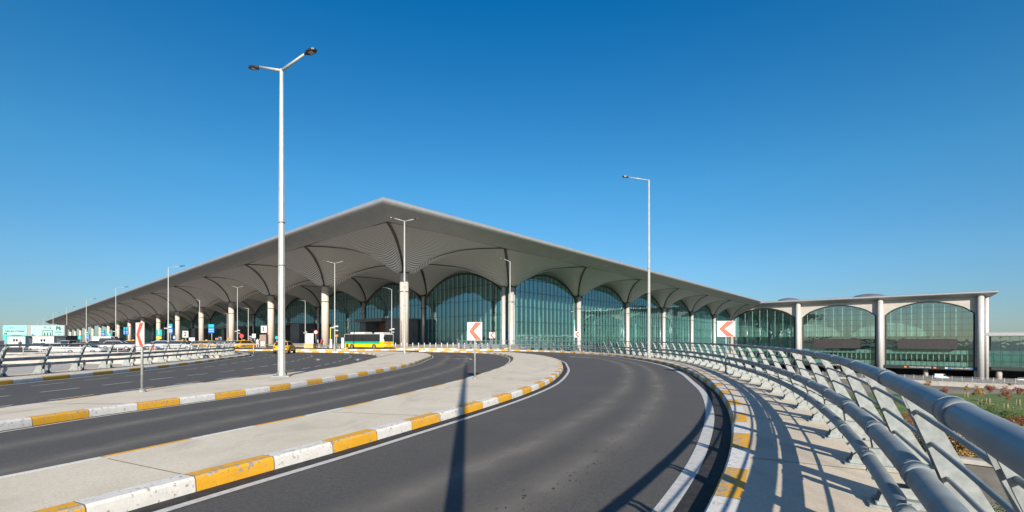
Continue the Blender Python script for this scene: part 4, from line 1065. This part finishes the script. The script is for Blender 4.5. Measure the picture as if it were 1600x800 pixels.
lamp(797, 62.0, zat(404, 62), 'single-armed street lamp in front of the triple silver column', [(-1.0, -.2, .3)], .11, .0, xy=(at(797, 64.3), 64.3))
lamp(0, 0, 15.2, 'street lamp beside the camera position, only its shadow shows', [(-1.2, 0, .1)], .11, .166, xy=(.0, -1.55))
for px, top, hh, arms, lab, cm in [(523, 411, 13, [(-1.6, 0, .3), (1.6, 0, .3)], 'thin double-armed street lamp left of the bus', True), (612, 452, 11, [(-1.3, 0, .3)], 'thin single-armed street lamp before the entrance portal beside the bus', True),
        (477, 470, 12, [(-1.6, 0, .2)], 'short single-armed street lamp behind the advertising panel', True), (371, 449, 13, [(-1.6, 0, .3), (1.6, 0, .3)], 'double-armed street lamp left of the sign with number one', True),
        (263, 418, 13, [(2.2, 0, .2)], 'tall single-armed street lamp left of the large number two sign', True), (181, 450, 13, [(2.4, 0, .2)], 'single-armed street lamp, second tallest at the left', True), (135, 468, 13, [(2.4, 0, .2)], 'single-armed street lamp rising over the white cars', True),
        (104.5, 480, 13, [(2.6, 0, .2)], 'single-armed street lamp at the tip of the canopy', True), (83, 489, 13, [(2.6, 0, .2)], 'distant single-armed street lamp behind the car park sign wall, at its right end', False), (58.5, 501, 13, [(2.6, 0, .2)], 'most distant street lamp above the car park sign wall', False), (68, 496, 13, [(2.6, 0, .2)], 'distant street lamp between two others above the sign wall', False),
        (312, 469, 12, [(-1.4, 0, .2)], 'thin street lamp between two beige columns, right of the number two sign', False), (355, 490, 10, [(-1.2, 0, .2)], 'short thin street lamp deep under the canopy', False), (388, 482, 10, [(-1.4, 0, .2)], 'short street lamp right of the red no entry sign', False)]:
    Y = (hh - H) * F / (HZ - top); lamp(px, Y, hh, lab, arms, .10 if Y < 110 else .12, .0, cams=cm, head=True)

# ------------------------------------------------------------------ road signs
def chevron(px, py, ztop, w_, h_, yaw, label, foot=True):
    x, y = G(px, py, .17); root = thing('chevron_sign', label, 'road sign', (x, y, .166), yaw, 'red and white chevron bend signs')
    mb = MB(); mb.tube([(0, 0, 0), (0, 0, ztop - .05)], .035, M['galv'], 10); mb.tube([(0, 0, 0), (0, 0, .02), (0, 0, .1)], [.12, .11, .045], M['galv'], 10); mb.build('pole', root)
    mb = MB(); zc = ztop - h_ / 2; mb.box((0, -.05, zc), (w_, .02, h_), M['white'], bev=.004); pn = mb.build('panel', root)
    a, t = w_ / 2 - .015, h_ / 2 - .015; k = w_ * .34
    mb = MB(); mb.extr([(a * .02 + .02, t), (a, t), (-a + k + .04, 0), (a, -t), (a * .02 + .02, -t), (-a + .06, 0)], (0, -.062, zc), (1, 0, 0), (0, 0, 1), (0, -1, 0), .003, M['chev']); mb.build('chevron', pn)
    return root
chevron(742, 592, 2.19, .57, .70, R(-2), 'white sign with red arrow chevron pointing left on the near island, beside the pole shadow')
chevron(222, 612, 2.02,   .58, .70, R(-33), 'chevron sign at the left seen almost edge-on, on a thin pole')
chevron(1134, 584, 2.34, .76, .70, R(-6), 'largest looking chevron sign at the right, standing behind the railing pipes')
chevron(769, 550.5, 2.35, .68, .70, R(0), 'small distant chevron sign just right of the near one')
chevron(902, 550.3, 2.45, .72, .70, R(4), 'small distant chevron sign in front of the second silver facade column')

def board(px, Y, ytop, ybot, wpx, m, label, cat='sign', name='information_sign', txt=None, tm=None, post=True, zb=0.0, body=None, sub=None, rows=None):
    x = at(px, Y); k = Y / F; w_ = wpx * k; z1, z0 = zat(ytop, Y), zat(ybot, Y); root = thing(name, label, cat, (x, Y, zb), 0)
    if post: mb = MB(); mb.tube([(0, .1, 0), (0, .1, z1 - zb)], .09, M['galv'], 8); mb.build('pole', root)
    mb = MB(); mb.box((0, 0, (z0 + z1) / 2 - zb), (w_, .16, z1 - z0), m, bev=.02); p = mb.build('panel', root)
    if sub:
        for (fa, fb, mm) in sub: b = MB(); zz0 = z0 + (z1 - z0) * fa; zz1 = z0 + (z1 - z0) * fb; b.box((0, -.1, (zz0 + zz1) / 2 - zb), (w_ * .92, .04, zz1 - zz0), mm); b.build('sign_field', p)
    if txt: text_mesh(txt, (z1 - z0) * .95, (0, -.13, (z0 + z1) / 2 - zb), (R(90), 0, 0), tm or M['black'], parent=p, bold=.008, ext=.01)
    return root
board(412.5, 84, 509, 520, 9, M['palegrey'], 'grey square sign with black number 1 on a brown stone pillar', txt='1', post=False, name='number_sign', zb=.15)
p1 = thing('stone_pillar', 'brown stone pillar under the grey number 1 sign', 'pillar', (at(412.5, 84.6), 84.6, .15)); mb = MB(); mb.box((0, 0, 1.2), (1.15, .8, 2.4), M['brownstone'], bev=.05); mb.build('shaft', p1); mb = MB(); mb.box((0, -.42, .75), (.75, .06, .75), M['palegrey']); mb.build('plate', p1)
board(290, 100, 517, 527.5, 9, M['palegrey'], 'grey square sign with black number 2 behind the yellow taxis', txt='2', name='number_sign', zb=.0)
board(249, 92, 515, 525, 8.5, M['teal'], 'teal sign with white number 1 over a yellow band', txt='1', tm=M['white'], name='number_sign', sub=[(-.45, -.1, M['signyel'])])
board(171, 110, 521, 528, 7.5, M['teal'], 'teal sign with white number 2 behind the white van', txt='2', tm=M['white'], name='number_sign')
board(125, 120, 525, 530.5, 6, M['teal'], 'small teal sign with white number 3 over the white cars', txt='3', tm=M['white'], name='number_sign')
for px, Y, a, b, w_, lab in [(266, 88, 506, 522, 8, 'blue and teal board close left of the lamp before the grey 2 sign'), (330.5, 90, 506.5, 520.5, 9, 'tall blue and teal board between two beige columns'), (197, 105, 511, 523, 7, 'blue and teal board over the white barrier posts'),
        (161.5, 112, 516, 525, 5, 'small green and blue board among the distant columns'), (138, 118, 522, 530, 4.5, 'narrow blue board behind the long white car'), (150, 118, 524.5, 530.5, 5, 'low blue board between distant columns')]:
    board(px, Y, a, b, w_, M['blue'], lab, sub=[(.66, .98, M['teal']), (.40, .46, M['white']), (.18, .24, M['white'])])
board(484, 80, 521, 540, 12, M['white'], 'white advertising panel with a dark screen on a wooden planter', post=False, name='advertising_panel', cat='panel', zb=.15, sub=[(.28, .62, M['palegrey'])])
pl = thing('wooden_planter', 'yellow wooden planter box under the white advertising panel', 'planter', (at(484, 79.5), 79.5, .15)); mb = MB(); mb.box((0, 0, .38), (1.6, 1.0, .76), M['wood'], bev=.03); mb.build('box', pl); mb = MB(); mb.box((0, 0, .78), (1.7, 1.1, .06), M['wood']); mb.build('rim', pl)
board(397, 86, 521.5, 528, 5.5, M['white'], 'small white square sign left of the brown pillar', name='road_sign', cat='road sign'); board(392, 88, 525, 530, 4.2, M['signyel'], 'small blue sign with yellow frame', name='road_sign', cat='road sign', sub=[(.15, .85, M['blue'])])
board(273, 100, 524, 530, 4, M['blue'], 'small blue square sign beside the beige column', name='road_sign', cat='road sign', sub=[(.2, .7, M['white'])]); board(344, 88, 526.5, 531.5, 4.6, M['signyel'], 'small blue crossing sign with yellow border over the railing', name='road_sign', cat='road sign', sub=[(.12, .88, M['blue'])])
board(339, 87, 528, 531, 4, M['orange'], 'small orange plate left of the crossing sign', name='road_sign', cat='road sign'); board(357, 87, 528, 531, 4.5, M['orange'], 'small orange plate right of the crossing sign', name='road_sign', cat='road sign')
board(569.5 - 44, 82, 523, 526, 6, M['orange'], 'orange plate on the thin post left of the bus', name='road_sign', cat='road sign')
board(300, 96, 527.5, 533, 9, M['white'], 'blank white board behind the yellow taxis', name='road_sign', cat='road sign')
def round_sign(px, Y, py, rpx, m1, m2, label, zb=.0):
    x = at(px, Y); r_ = rpx * Y / F; z = zat(py, Y) - zb; root = thing('road_sign', label, 'road sign', (x, Y, zb), 0)
    mb = MB(); mb.tube([(0, .06, 0), (0, .06, z)], .05, M['galv'], 8); mb.build('pole', root)
    mb = MB(); mb.tube([(0, 0, z), (0, .03, z)], r_, m1, 20); d = mb.build('disc', root); mb = MB(); mb.tube([(0, -.02, z), (0, 0, z)], r_ * .74, m2, 20); mb.build('sign_face', d); return root
round_sign(493.5, 83, 519, 3.3, M['red'], M['white'], 'round red-rimmed white sign beside the advertising panel', .15); round_sign(377.5, 82, 525, 3.2, M['red'], M['red'], 'round red no entry sign above the parked taxi')
round_sign(432, 84, 527.5, 2.3, M['teal'], M['teal'], 'small round blue-green sign beside the beige column', .15)
# posts, bollards
def bollard(loc, h, r_, m, label, first=[None]):
    if first[0] is None:
        root = thing('bollard', label, 'bollard', loc, 0, 'white bollards on the far pavement'); mb = MB(); mb.tube([(0, 0, 0), (0, 0, h - .04), (0, 0, h)], [r_, r_, r_ * .6], m, 10); mb.build('post', root); mb = MB(); mb.tube([(0, 0, 0), (0, 0, .03)], r_ * 1.7, M['galv'], 10); mb.build('foot', root); first[0] = root; return root
    return dup(first[0], loc, 0, label)
for i, px in enumerate(range(618, 770, 9)):
    t = i / 17; bollard((at(px, 76.6), 76.6, .156) if px < 690 else (at(px, 75.0), 75.0, .156), .95, .07, M['white'], 'slim white bollard in the row behind the painted far kerb')
def gatepost(px, Y, h, w_, m, label): 
    root = thing('barrier_post', label, 'post', (at(px, Y), Y, .15)); mb = MB(); mb.box((0, 0, h / 2), (w_, w_, h), m, bev=.03); mb.build('housing', root); mb = MB(); mb.box((0, 0, h + .03), (w_ * 1.1, w_ * 1.1, .06), M['palegrey']); mb.build('cap', root)
gatepost(536, 78, 1.75, .42, M['palegrey'], 'pale grey square ticket post at the back end of the bus'); gatepost(517.5, 80, 1.5, .34, M['white'], 'short white post under the raised yellow pole'); gatepost(516.5, 80.8, 3.6, .12, M['signyel'], 'tall thin yellow raised barrier pole')
# red and white water barriers in front of the parked cars at the left
bar0 = None; i = 0
for px in list(range(176, 240, 7)) + [245, 252, 262]:
    Y = 74 + (i % 3) * 1.5; loc = (at(px, Y), Y, -.01); i += 1
    if bar0 is None:
        bar0 = thing('traffic_barrier', 'red and white plastic barrier in the row before the parked cars', 'barrier', loc, 0, 'red and white plastic barriers')
        mb = MB(); mb.extr([(-.25, 0), (.25, 0), (.2, .25), (.09, .45), (.09, .95), (-.09, .95), (-.09, .45), (-.2, .25)], (-.32, 0, 0), (0, 1, 0), (0, 0, 1), (1, 0, 0), .64, M['red']); mb.build('body', bar0)
        mb = MB(); mb.box((0, 0, .7), (.3, .2, .4), M['white']); mb.build('stripe', bar0)
    else: dup(bar0, loc, random.uniform(-.2, .2), 'red and white plastic barrier in the row before the parked cars', swap=[(M['red'], M['white']), ] if i % 2 else None)
# thin pipe fence beyond the left railing
fn = thing('pipe_fence', 'thin five-line pipe fence beyond the left railing in front of the parked cars', 'fence', (-55, 52, -.3))
mb = MB(); L_ = 42
for z in (.25, .5, .75, 1.0, 1.35): mb.tube([(0, 0, z), (L_ * .5, 1.5, z), (L_ * .62, 4.5, z)], .022 if z < 1.2 else .035, M['fence'], 6)
mb.build('rail', fn)
for i in range(14):
    t = i / 13; mb = MB(); x = L_ * .62 * t; y = 1.5 * min(1, t / .8) + max(0, t - .8) / .2 * 3.0; mb.tube([(x, y, 0), (x, y, 1.4)], .035, M['fence'], 6); mb.build('post', fn)
wl = thing('parapet_wall', 'low pale concrete parapet on the ramp beyond the left railing', 'wall', (-80, 38, -.3)); mb = MB(); mb.box((25, 0, .2), (62, .3, .9), M['plaza'], bev=.03); mb.build('upstand', wl); mb = MB(); mb.box((25, 0, .68), (62, .42, .06), M['deck']); mb.build('coping', wl)

# ------------------------------------------------------------------ vehicles
def make_car(label, paint, taxi=False, loc=(0, 0, 0), rz=0, group='parked cars and taxis', roofh=1.46, L=4.5, van=False, name='parked_car', cat='car'):
    """x forward"""
    root = thing(name, label, cat, loc, rz, group); W = .88; mb = MB()
    # body stations along x: (x, z_bottom, z_top, half width)
    st = [(-L / 2, .42, .78, .70), (-L / 2 + .06, .30, .92, .80), (-L / 2 + .45, .24, .98, W), (-.9, .20, 1.0, W), (.7, .20, .98, W), (L / 2 - .9, .22, .90, W), (L / 2 - .25, .26, .78, .84), (L / 2 - .03, .32, .64, .72), (L / 2, .40, .56, .62)]
    if van: st = [(-L / 2, .42, 1.15, .76), (-L / 2 + .06, .30, 1.2, .82), (-L / 2 + .45, .24, 1.2, W), (-.9, .20, 1.2, W), (.9, .20, 1.16, W), (L / 2 - .75, .22, 1.02, W), (L / 2 - .2, .26, .86, .84), (L / 2 - .03, .32, .66, .74), (L / 2, .40, .56, .64)]
    k = 10
    for x, zb, zt, hw in st:
        zm = (zb + zt) / 2
        for y, z in ((-hw * .82, zb), (-hw * .97, zb + .08), (-hw, zm), (-hw * .97, zt - .09), (-hw * .86, zt), (hw * .86, zt), (hw * .97, zt - .09), (hw, zm), (hw * .97, zb + .08), (hw * .82, zb)): mb.v.append((x, y, z))
    for i in range(len(st) - 1):
        for j in range(k): mb.face((i * k + j, i * k + (j + 1) % k, (i + 1) * k + (j + 1) % k, (i + 1) * k + j), paint, None, True)
    mb.face([j for j in range(k)], paint); mb.face([(len(st) - 1) * k + j for j in range(k)][::-1], paint)
    body = mb.build('body', root)
    # cabin: glass house and roof panel
    z0 = .95 if not van else 1.14; xs = (-L / 2 + .25, -L / 2 + .85, .35, 1.15) if not van else (-L / 2 + .1, -L / 2 + .3, 1.0, 1.75)
    g = MB(); lo = [(xs[0], -W * .84), (xs[3], -W * .84), (xs[3], W * .84), (xs[0], W * .84)]; hi = [(xs[1], -W * .66), (xs[2], -W * .66), (xs[2], W * .66), (xs[1], W * .66)]
    g.v = [(x, y, z0) for x, y in lo] + [(x, y, roofh - .05) for x, y in hi]
    for i in range(4): g.face((i, (i + 1) % 4, 4 + (i + 1) % 4, 4 + i), M['carglass'])
    g.build('window', root)
    if van:                                          # closed load space behind the cab
        g = MB(); lo2 = [(xs[0] - .01, -W * .86), (.55, -W * .86), (.55, W * .86), (xs[0] - .01, W * .86)]; hi2 = [(xs[1] - .01, -W * .68), (.55, -W * .68), (.55, W * .68), (xs[1] - .01, W * .68)]
        g.v = [(x, y, z0 - .02) for x, y in lo2] + [(x, y, roofh - .03) for x, y in hi2]
        for i in range(4): g.face((i, (i + 1) % 4, 4 + (i + 1) % 4, 4 + i), paint)
        g.face((4, 5, 6, 7), paint); g.build('load_space', root)
    g = MB()
    for (x, y), (u, v) in zip(lo, hi): g.tube([(x, y, z0 - .02), (u, v, roofh - .05)], .032, paint, 6)
    xm = (xs[1] + xs[2]) / 2
    for s in (-1, 1): g.tube([(xm - .1, s * W * .85, z0 - .02), (xm, s * W * .67, roofh - .05)], .03, M['black'], 6)
    g.box((xm, 0, roofh - .03), (xs[2] - xs[1] + .1, W * 1.38, .09), paint, bev=.035); g.build('roof', root)
    wm = None
    for sx in (-L / 2 + .85, L / 2 - .85):
        for sy in (-1, 1):
            t = MB(); t.tube([(sx, sy * .66, .32), (sx, sy * .90, .32)], .32, M['tyre'], 18); wh = t.build('wheel', root)
            t = MB(); t.tube([(sx, sy * .89, .32), (sx, sy * .915, .32)], .2, M['rim'], 12); t.build('rim', wh)
    for sy in (-1, 1):
        t = MB(); t.box((-L / 2 - .005, sy * .62, .74 if not van else .95), (.06, .24, .16), M['tail'], bev=.02); t.build('tail_light', root)
        t = MB(); t.box((L / 2 - .1, sy * .58, .60), (.16, .26, .12), M['head'], bev=.03); t.build('headlight', root)
    t = MB(); t.box((-L / 2 - .01, 0, .36), (.06, 1.3, .16), M['black'], bev=.02); t.box((L / 2, 0, .36), (.06, 1.1, .14), M['black'], bev=.02); t.build('bumper', root)
    t = MB(); t.box((-L / 2 - .03, 0, .62), (.02, .5, .12), M['white']); t.build('number_plate', root)
    if taxi:
        t = MB(); t.box((xm, 0, roofh + .10), (.2, .42, .14), M['signyel'], bev=.03); t.build('roof_sign', root)
        t = MB()
        for s in (-1, 1):
            for i in range(10):
                for j in range(2):
                    if (i + j) % 2: t.box((-1.2 + i * .24, s * (W + .004), .62 + j * .09), (.24, .012, .09), M['black'])
        t.build('checker_band', root)
    return root
t1 = make_car('yellow taxi seen from behind, partly hidden by the tall lamp pole', M['taxi'], True, (at(445, 56), 56, 0), R(104), 'yellow taxis', name='taxi', cat='taxi')
dup(t1, (at(385, 83), 83, -.012), R(70), 'small yellow taxi beside the red no entry sign')
dup(t1, (at(291, 80), 80, -.012), R(5), 'yellow taxi behind the left railing, the left one of a pair'); dup(t1, (at(318, 78), 78, -.012), R(185), 'yellow taxi behind the left railing, the right one of a pair')
dup(t1, (at(214, 86), 86, -.012), R(20), 'yellow taxi half hidden behind the edge-on chevron sign')
c1 = make_car('long white car side-on, right one of two behind the pipe fence', M['carwhite'], False, (at(136, 62), 62, -.3), R(4))
dup(c1, (at(95, 64), 64, -.3), R(10), 'white car left of the long white one behind the pipe fence')
dup(c1, (at(368, 84), 84, -.012), R(80), 'white car at the end of the left railing'); dup(c1, (at(186, 74), 74, -.012), R(15), 'white car behind the red and white barriers, right of the white van')
dup(c1, (at(68, 70), 70, -.3), R(-20), 'white car in front of the right white cabin')
for px, Y, key, ang, lab in [(226, 78, 'cardark', 10, 'dark car directly right of the edge-on chevron sign'), (250, 76, 'carblue', 185, 'pale blue car under the teal number 1 sign'), (270, 82, 'cardark', 20, 'dark car right of the pale blue one'), (283, 74, 'carsilver', 5, 'silver car left of the yellow taxi pair'),
        (206, 92, 'carsilver', 60, 'silver car behind the barriers'), (158, 84, 'carsilver', 30, 'silver car left of the dark van'), (112, 84, 'carsilver', 100, 'silver car far behind the white cars')]:
    dup(c1, (at(px, Y), Y, -.012), R(ang), lab, swap=[(M['carwhite'], M[key])])
v1 = make_car('white van with raised roof behind the long white car', M['carwhite'], False, (at(171, 88), 88, -.012), R(15), roofh=2.2, L=5.2, van=True, name='parked_van', cat='van')
dup(v1, (at(180, 76), 76, -.012), R(8), 'dark van in front of the white van', scale=.85, swap=[(M['carwhite'], M['cardark'])])
lw = T(RP, 0) + PL(-12, -2.62 * BP); dup(v1, (lw.x, lw.y, -16.1), ang + .1, 'white and blue pickup on the lower road under the pier', swap=[(M['carwhite'], M['carblue'])])
lw = T(RP, 0) + PL(-5, -3.35 * BP); dup(c1, (lw.x, lw.y, -16.1), ang, 'pale car under the low wing', swap=[(M['carwhite'], M['carsilver'])])
for k, (o_, l_) in enumerate(((-20, -1.95), (-16, -2.05))): lw = T(RP, 0) + PL(o_, l_ * BP); dup(c1, (lw.x, lw.y, -16.1), ang, ('left' if k else 'right') + ' one of two red cars on the lower road seen through the railing', swap=[(M['carwhite'], M['carred'])])
# bus: front at local +x end, turned so that side and front both show
bus = thing('city_bus', 'yellow, green and white city bus with dark windows at the far kerb', 'bus', (at(576, 80), 80, -.012), R(-27)); bus.scale = (.95, .95, .93)
LB, WB, HB = 9.6, 2.5, 3.0
mb = MB(); mb.box((0, 0, .68), (LB, WB, .72), M['busyel'], bev=.08); mb.build('skirt', bus)
mb = MB(); mb.box((-.5, 0, 1.24), (LB - 1.0, WB - .01, .4), M['green'], bev=.01); mb.build('green_band', bus)
mb = MB(); mb.box((LB / 2 - .5, 0, 1.22), (1.0, WB + .004, .45), M['busyel'], bev=.05); mb.build('front_panel', bus)
mb = MB(); mb.box((0, 0, 2.10), (LB - .08, WB - .06, 1.42), M['white'], bev=.06); mb.build('body', bus)
mb = MB()
for s in (-1, 1): mb.box((-.42, s * (WB / 2 - .02), 2.1), (LB - 1.1, .03, 1.32), M['carglass'])
for i in range(5): 
    for s in (-1, 1): mb.box((-LB / 2 + .9 + i * 1.65, s * (WB / 2 - .0), 2.02), (.05, .03, 1.12), M['dark'])
mb.build('side_window', bus)
mb = MB(); mb.box((LB / 2 - .03, 0, 2.0), (.04, WB - .35, 1.35), M['carglass'], bev=.01); mb.build('windscreen', bus)
mb = MB(); mb.box((-1.8, 0, 2.98), (3.6, 1.9, .34), M['white'], bev=.12); mb.box((3.3, 0, 2.94), (2.2, 1.9, .26), M['white'], bev=.1); mb.build('roof_unit', bus)
for sx in (-2.9, 2.5):
    for s in (-1, 1):
        mb = MB(); mb.tube([(sx, s * 1.0, .48), (sx, s * (WB / 2 + .01), .48)], .48, M['tyre'], 20); wh = mb.build('wheel', bus); mb = MB(); mb.tube([(sx, s * (WB / 2), .48), (sx, s * (WB / 2 + .03), .48)], .26, M['rim'], 14); mb.build('rim', wh)
for s in (-1, 1): mb = MB(); mb.box((LB / 2 + .01, s * .9, .78), (.06, .4, .2), M['head'], bev=.03); mb.build('headlight', bus); mb = MB(); mb.tube([(LB / 2 - .1, s * 1.2, 2.6), (LB / 2 + .25, s * 1.45, 2.3)], .04, M['black'], 6); mb.box((LB / 2 + .25, s * 1.5, 2.05), (.1, .2, .45), M['black'], bev=.03); mb.build('mirror', bus)
mb = MB(); mb.box((LB / 2 + .02, 0, 1.28), (.03, .55, .3), M['orange']); mb.build('route_plate', bus)

# ------------------------------------------------------------------ people
def person(x, y, z, yaw, top, legs, label, stride=.12):
    root = thing('person', label, 'person', (x, y, z), yaw)
    J = [((0, 0, .95), .15), ((0, 0, 1.15), .14), ((0, 0, 1.38), .16), ((0, 0, 1.50), .06), ((0, .01, 1.60), .09), ((0, .0, 1.70), .08),
         ((-.19, 0, 1.40), .06), ((-.25, .02, 1.13), .045), ((-.24, .10, .90), .035), ((-.24, .13, .82), .03), ((.19, 0, 1.40), .06), ((.25, -.02, 1.13), .045), ((.24, .06, .90), .035), ((.24, .09, .82), .03),
         ((-.09, 0, .88), .10), ((-.10, stride, .48), .07), ((-.10, stride * .7, .08), .05), ((-.10, stride * .7 + .14, .04), .04), ((.09, 0, .88), .10), ((.10, -stride * .4, .48), .07), ((.10, -stride * 1.4, .08), .05), ((.10, -stride * 1.4 + .14, .04), .04)]
    E_ = [(0, 1), (1, 2), (2, 3), (3, 4), (4, 5), (2, 6), (6, 7), (7, 8), (8, 9), (2, 10), (10, 11), (11, 12), (12, 13), (0, 14), (14, 15), (15, 16), (16, 17), (0, 18), (18, 19), (19, 20), (20, 21)]
    me = bpy.data.meshes.new('body'); me.from_pydata([j[0] for j in J], E_, []); o = bpy.data.objects.new('body_tmp', me); COL.objects.link(o)
    md = o.modifiers.new('s', 'SKIN'); 
    for v, j in zip(me.skin_vertices[0].data, J): v.radius = (j[1], j[1] * .9)
    me.skin_vertices[0].data[0].use_root = True
    o.modifiers.new('d', 'SUBSURF').levels = 1
    dg = bpy.context.evaluated_depsgraph_get(); m2 = bpy.data.meshes.new_from_object(o.evaluated_get(dg)); bpy.data.objects.remove(o)
    m2.materials.clear()
    for mm in (M['skin'], top, legs, M['black']): m2.materials.append(mm)
    for p in m2.polygons:
        c = p.center; p.material_index = 0 if c.z > 1.5 or (abs(c.x) > .2 and c.z < .9) else 1 if c.z > .93 or abs(c.x) > .19 else 2 if c.z > .1 else 3; p.use_smooth = True
    b = bpy.data.objects.new('body', m2); COL.objects.link(b); b.parent = root
    mb = MB(); mb.tube([(0, -.02, 1.60), (0, -.02, 1.68), (0, -.01, 1.74), (0, 0, 1.78)], [.088, .102, .09, .03], M['hair'], 10); mb.build('hair', root)
for px, Y, yaw, t_, l_, lab in [(393, 85, .4, 'cloth1', 'cloth1', 'person in dark clothes standing left of the white square sign'), (399, 86, 2.0, 'cloth3', 'cloth1', 'person in a blue top right beside the white square sign'), (402.5, 84, 1.0, 'cloth2', 'cloth2', 'person in white clothes near the brown pillar'),
        (405.5, 85, 3.0, 'cloth1', 'cloth2', 'person in a dark top and pale trousers by the brown pillar'), (495, 82, .5, 'cloth2', 'cloth1', 'person in a pale top right of the advertising panel'), (503, 81, 1.2, 'cloth4', 'cloth1', 'person in a red top in front of the beige column'), (525, 84, 2.5, 'cloth3', 'cloth1', 'person in blue beside the lamp left of the bus')]:
    person(at(px, Y), Y, .156, yaw, M[t_], M[l_], lab)
person(at(31.5, 84), 84, -.3, 1.0, M['cloth1'], M['cloth1'], 'person in dark clothes walking past the left white cabin')

# ------------------------------------------------------------------ car park sign wall and cabins at the far left
SY = 150.0
sw = thing('sign_wall', 'wide mint sign wall with P6 and lift symbols beside a colourful mural, far left', 'sign wall', (at(55, SY), SY, -.3))
K = SY / F; zt, zb_ = zat(508, SY) + .3, 0
X = lambda px: (px - 55) * K
Z = lambda py: zat(py, SY) + .3
mb = MB(); mb.box(((X(6) + X(101)) / 2, .6, Z(508) / 2), (X(101) - X(6), 1.0, Z(508)), M['soffit']); mb.build('backing', sw)
mb = MB(); mb.box(((X(5) + X(42)) / 2, 0, (Z(509) + Z(531)) / 2), (X(42) - X(5), .2, Z(509) - Z(531)), M['mural']); mu = mb.build('mural_panel', sw)
mb = MB(); mb.quad([(X(6.5), -.11, Z(523)), (X(40), -.11, Z(523)), (X(40), -.11, Z(515.5)), (X(30), -.11, Z(514)), (X(20), -.11, Z(513)), (X(12), -.11, Z(514)), (X(6.5), -.11, Z(515.5))], M['mint']); mb.build('mural_cloud', mu)
text_mesh('TURKUAZ OTOPARK', .70, (X(23.5), -.15, Z(517.6)), (R(90), 0, 0), M['ink'], parent=mu, bold=.02); text_mesh('P4', .85, (X(9.5), -.15, Z(521.6)), (R(90), 0, 0), M['ink'], parent=mu, bold=.05)
mb = MB(); mb.box(((X(49) + X(100)) / 2, 0, (Z(509) + Z(531)) / 2), (X(100) - X(49), .2, Z(509) - Z(531)), M['mint']); mp = mb.build('mint_panel', sw)
text_mesh('P6', 1.55, (X(92), -.15, Z(513)), (R(90), 0, 0), M['ink'], parent=mp, bold=.08)
mb = MB()
for a, b, y in ((88, 96.5, 517.3), (86, 98, 519.4), (91, 95, 522.5)): mb.box(((X(a) + X(b)) / 2, -.12, Z(y)), (X(b) - X(a), .04, .16), M['ink'])
mb.build('small_lettering', mp)
mb = MB()
for px, s in ((71, 1), (79, -1)):
    c = Z(512); mb.box((X(px), -.12, c), (.10, .04, .8), M['ink'])
    for q in (-1, 1): mb.extr([(0, 0), (q * .38, -s * .38), (q * .38, -s * .55), (0, -s * .17)], (X(px), -.14, c + s * .45), (1, 0, 0), (0, 0, 1), (0, -1, 0), .02, M['ink'])
mb.build('arrow', mp)
mb = MB()
for a, b, c, d in ((67, 68, 516, 526), (82, 83, 516, 526), (67, 83, 516, 516.8)): mb.box(((X(a) + X(b)) / 2, -.12, (Z(c) + Z(d)) / 2), (X(b) - X(a), .04, Z(c) - Z(d)), M['ink'])
for px in (70.5, 75, 79.5):
    mb.box((X(px), -.12, Z(522.3)), (.42, .04, .6), M['ink']); mb.tube([(X(px), -.14, Z(520)), (X(px), -.1, Z(520))], .17, M['ink'], 10); mb.box((X(px), -.12, Z(524.8)), (.24, .04, .6), M['ink'])
mb.build('lift_symbol', mp)
mb = MB(); mb.extr([(X(50), Z(526)), (X(60), Z(526)), (X(50), Z(521.5))], (0, -.14, 0), (1, 0, 0), (0, 0, 1), (0, -1, 0), .02, M['blue']); mb.build('blue_triangle', mp)
def cabin(px0, px1, py, Y, label, trim):
    w_ = (px1 - px0) / F * Y; h = zat(py, Y) + .3; root = thing('site_cabin', label, 'cabin', (at((px0 + px1) / 2, Y - 1.3), Y, -.3), 0, 'white site cabins')
    mb = MB(); mb.box((0, 0, h / 2), (w_, 2.6, h), M['white'], bev=.05); mb.build('wall', root); mb = MB(); mb.box((0, 0, h + .04), (w_ + .3, 2.9, .1), trim); mb.build('roof', root)
    for s in (-.07, .07): mb = MB(); mb.box((s * w_ - .1, -1.32, h * .68), (w_ * .09, .05, h * .2), M['carglass']); mb.build('window', root)
    for s in (-1, 1): mb = MB(); mb.box((s * (w_ / 2 - .05), -1.33, h / 2), (.22, .06, h), trim); mb.build('corner_trim', root)
cabin(10, 40, 525.5, 100, 'white site cabin with turquoise corner trim in front of the mural', M['teal']); cabin(52, 84, 525.8, 100, 'plain white site cabin in front of the mint wall', M['white'])
bd = thing('service_building', 'low dark grey building right of the mint sign wall', 'building', (at(96, 120), 120, -.3)); mb = MB(); mb.box((0, 0, 1.35), (4.8, 6, 2.9), M['darkpanel']); mb.build('wall', bd); mb = MB(); mb.box((0, 0, 2.85), (5.2, 6.4, .14), M['dark']); mb.build('roof', bd)
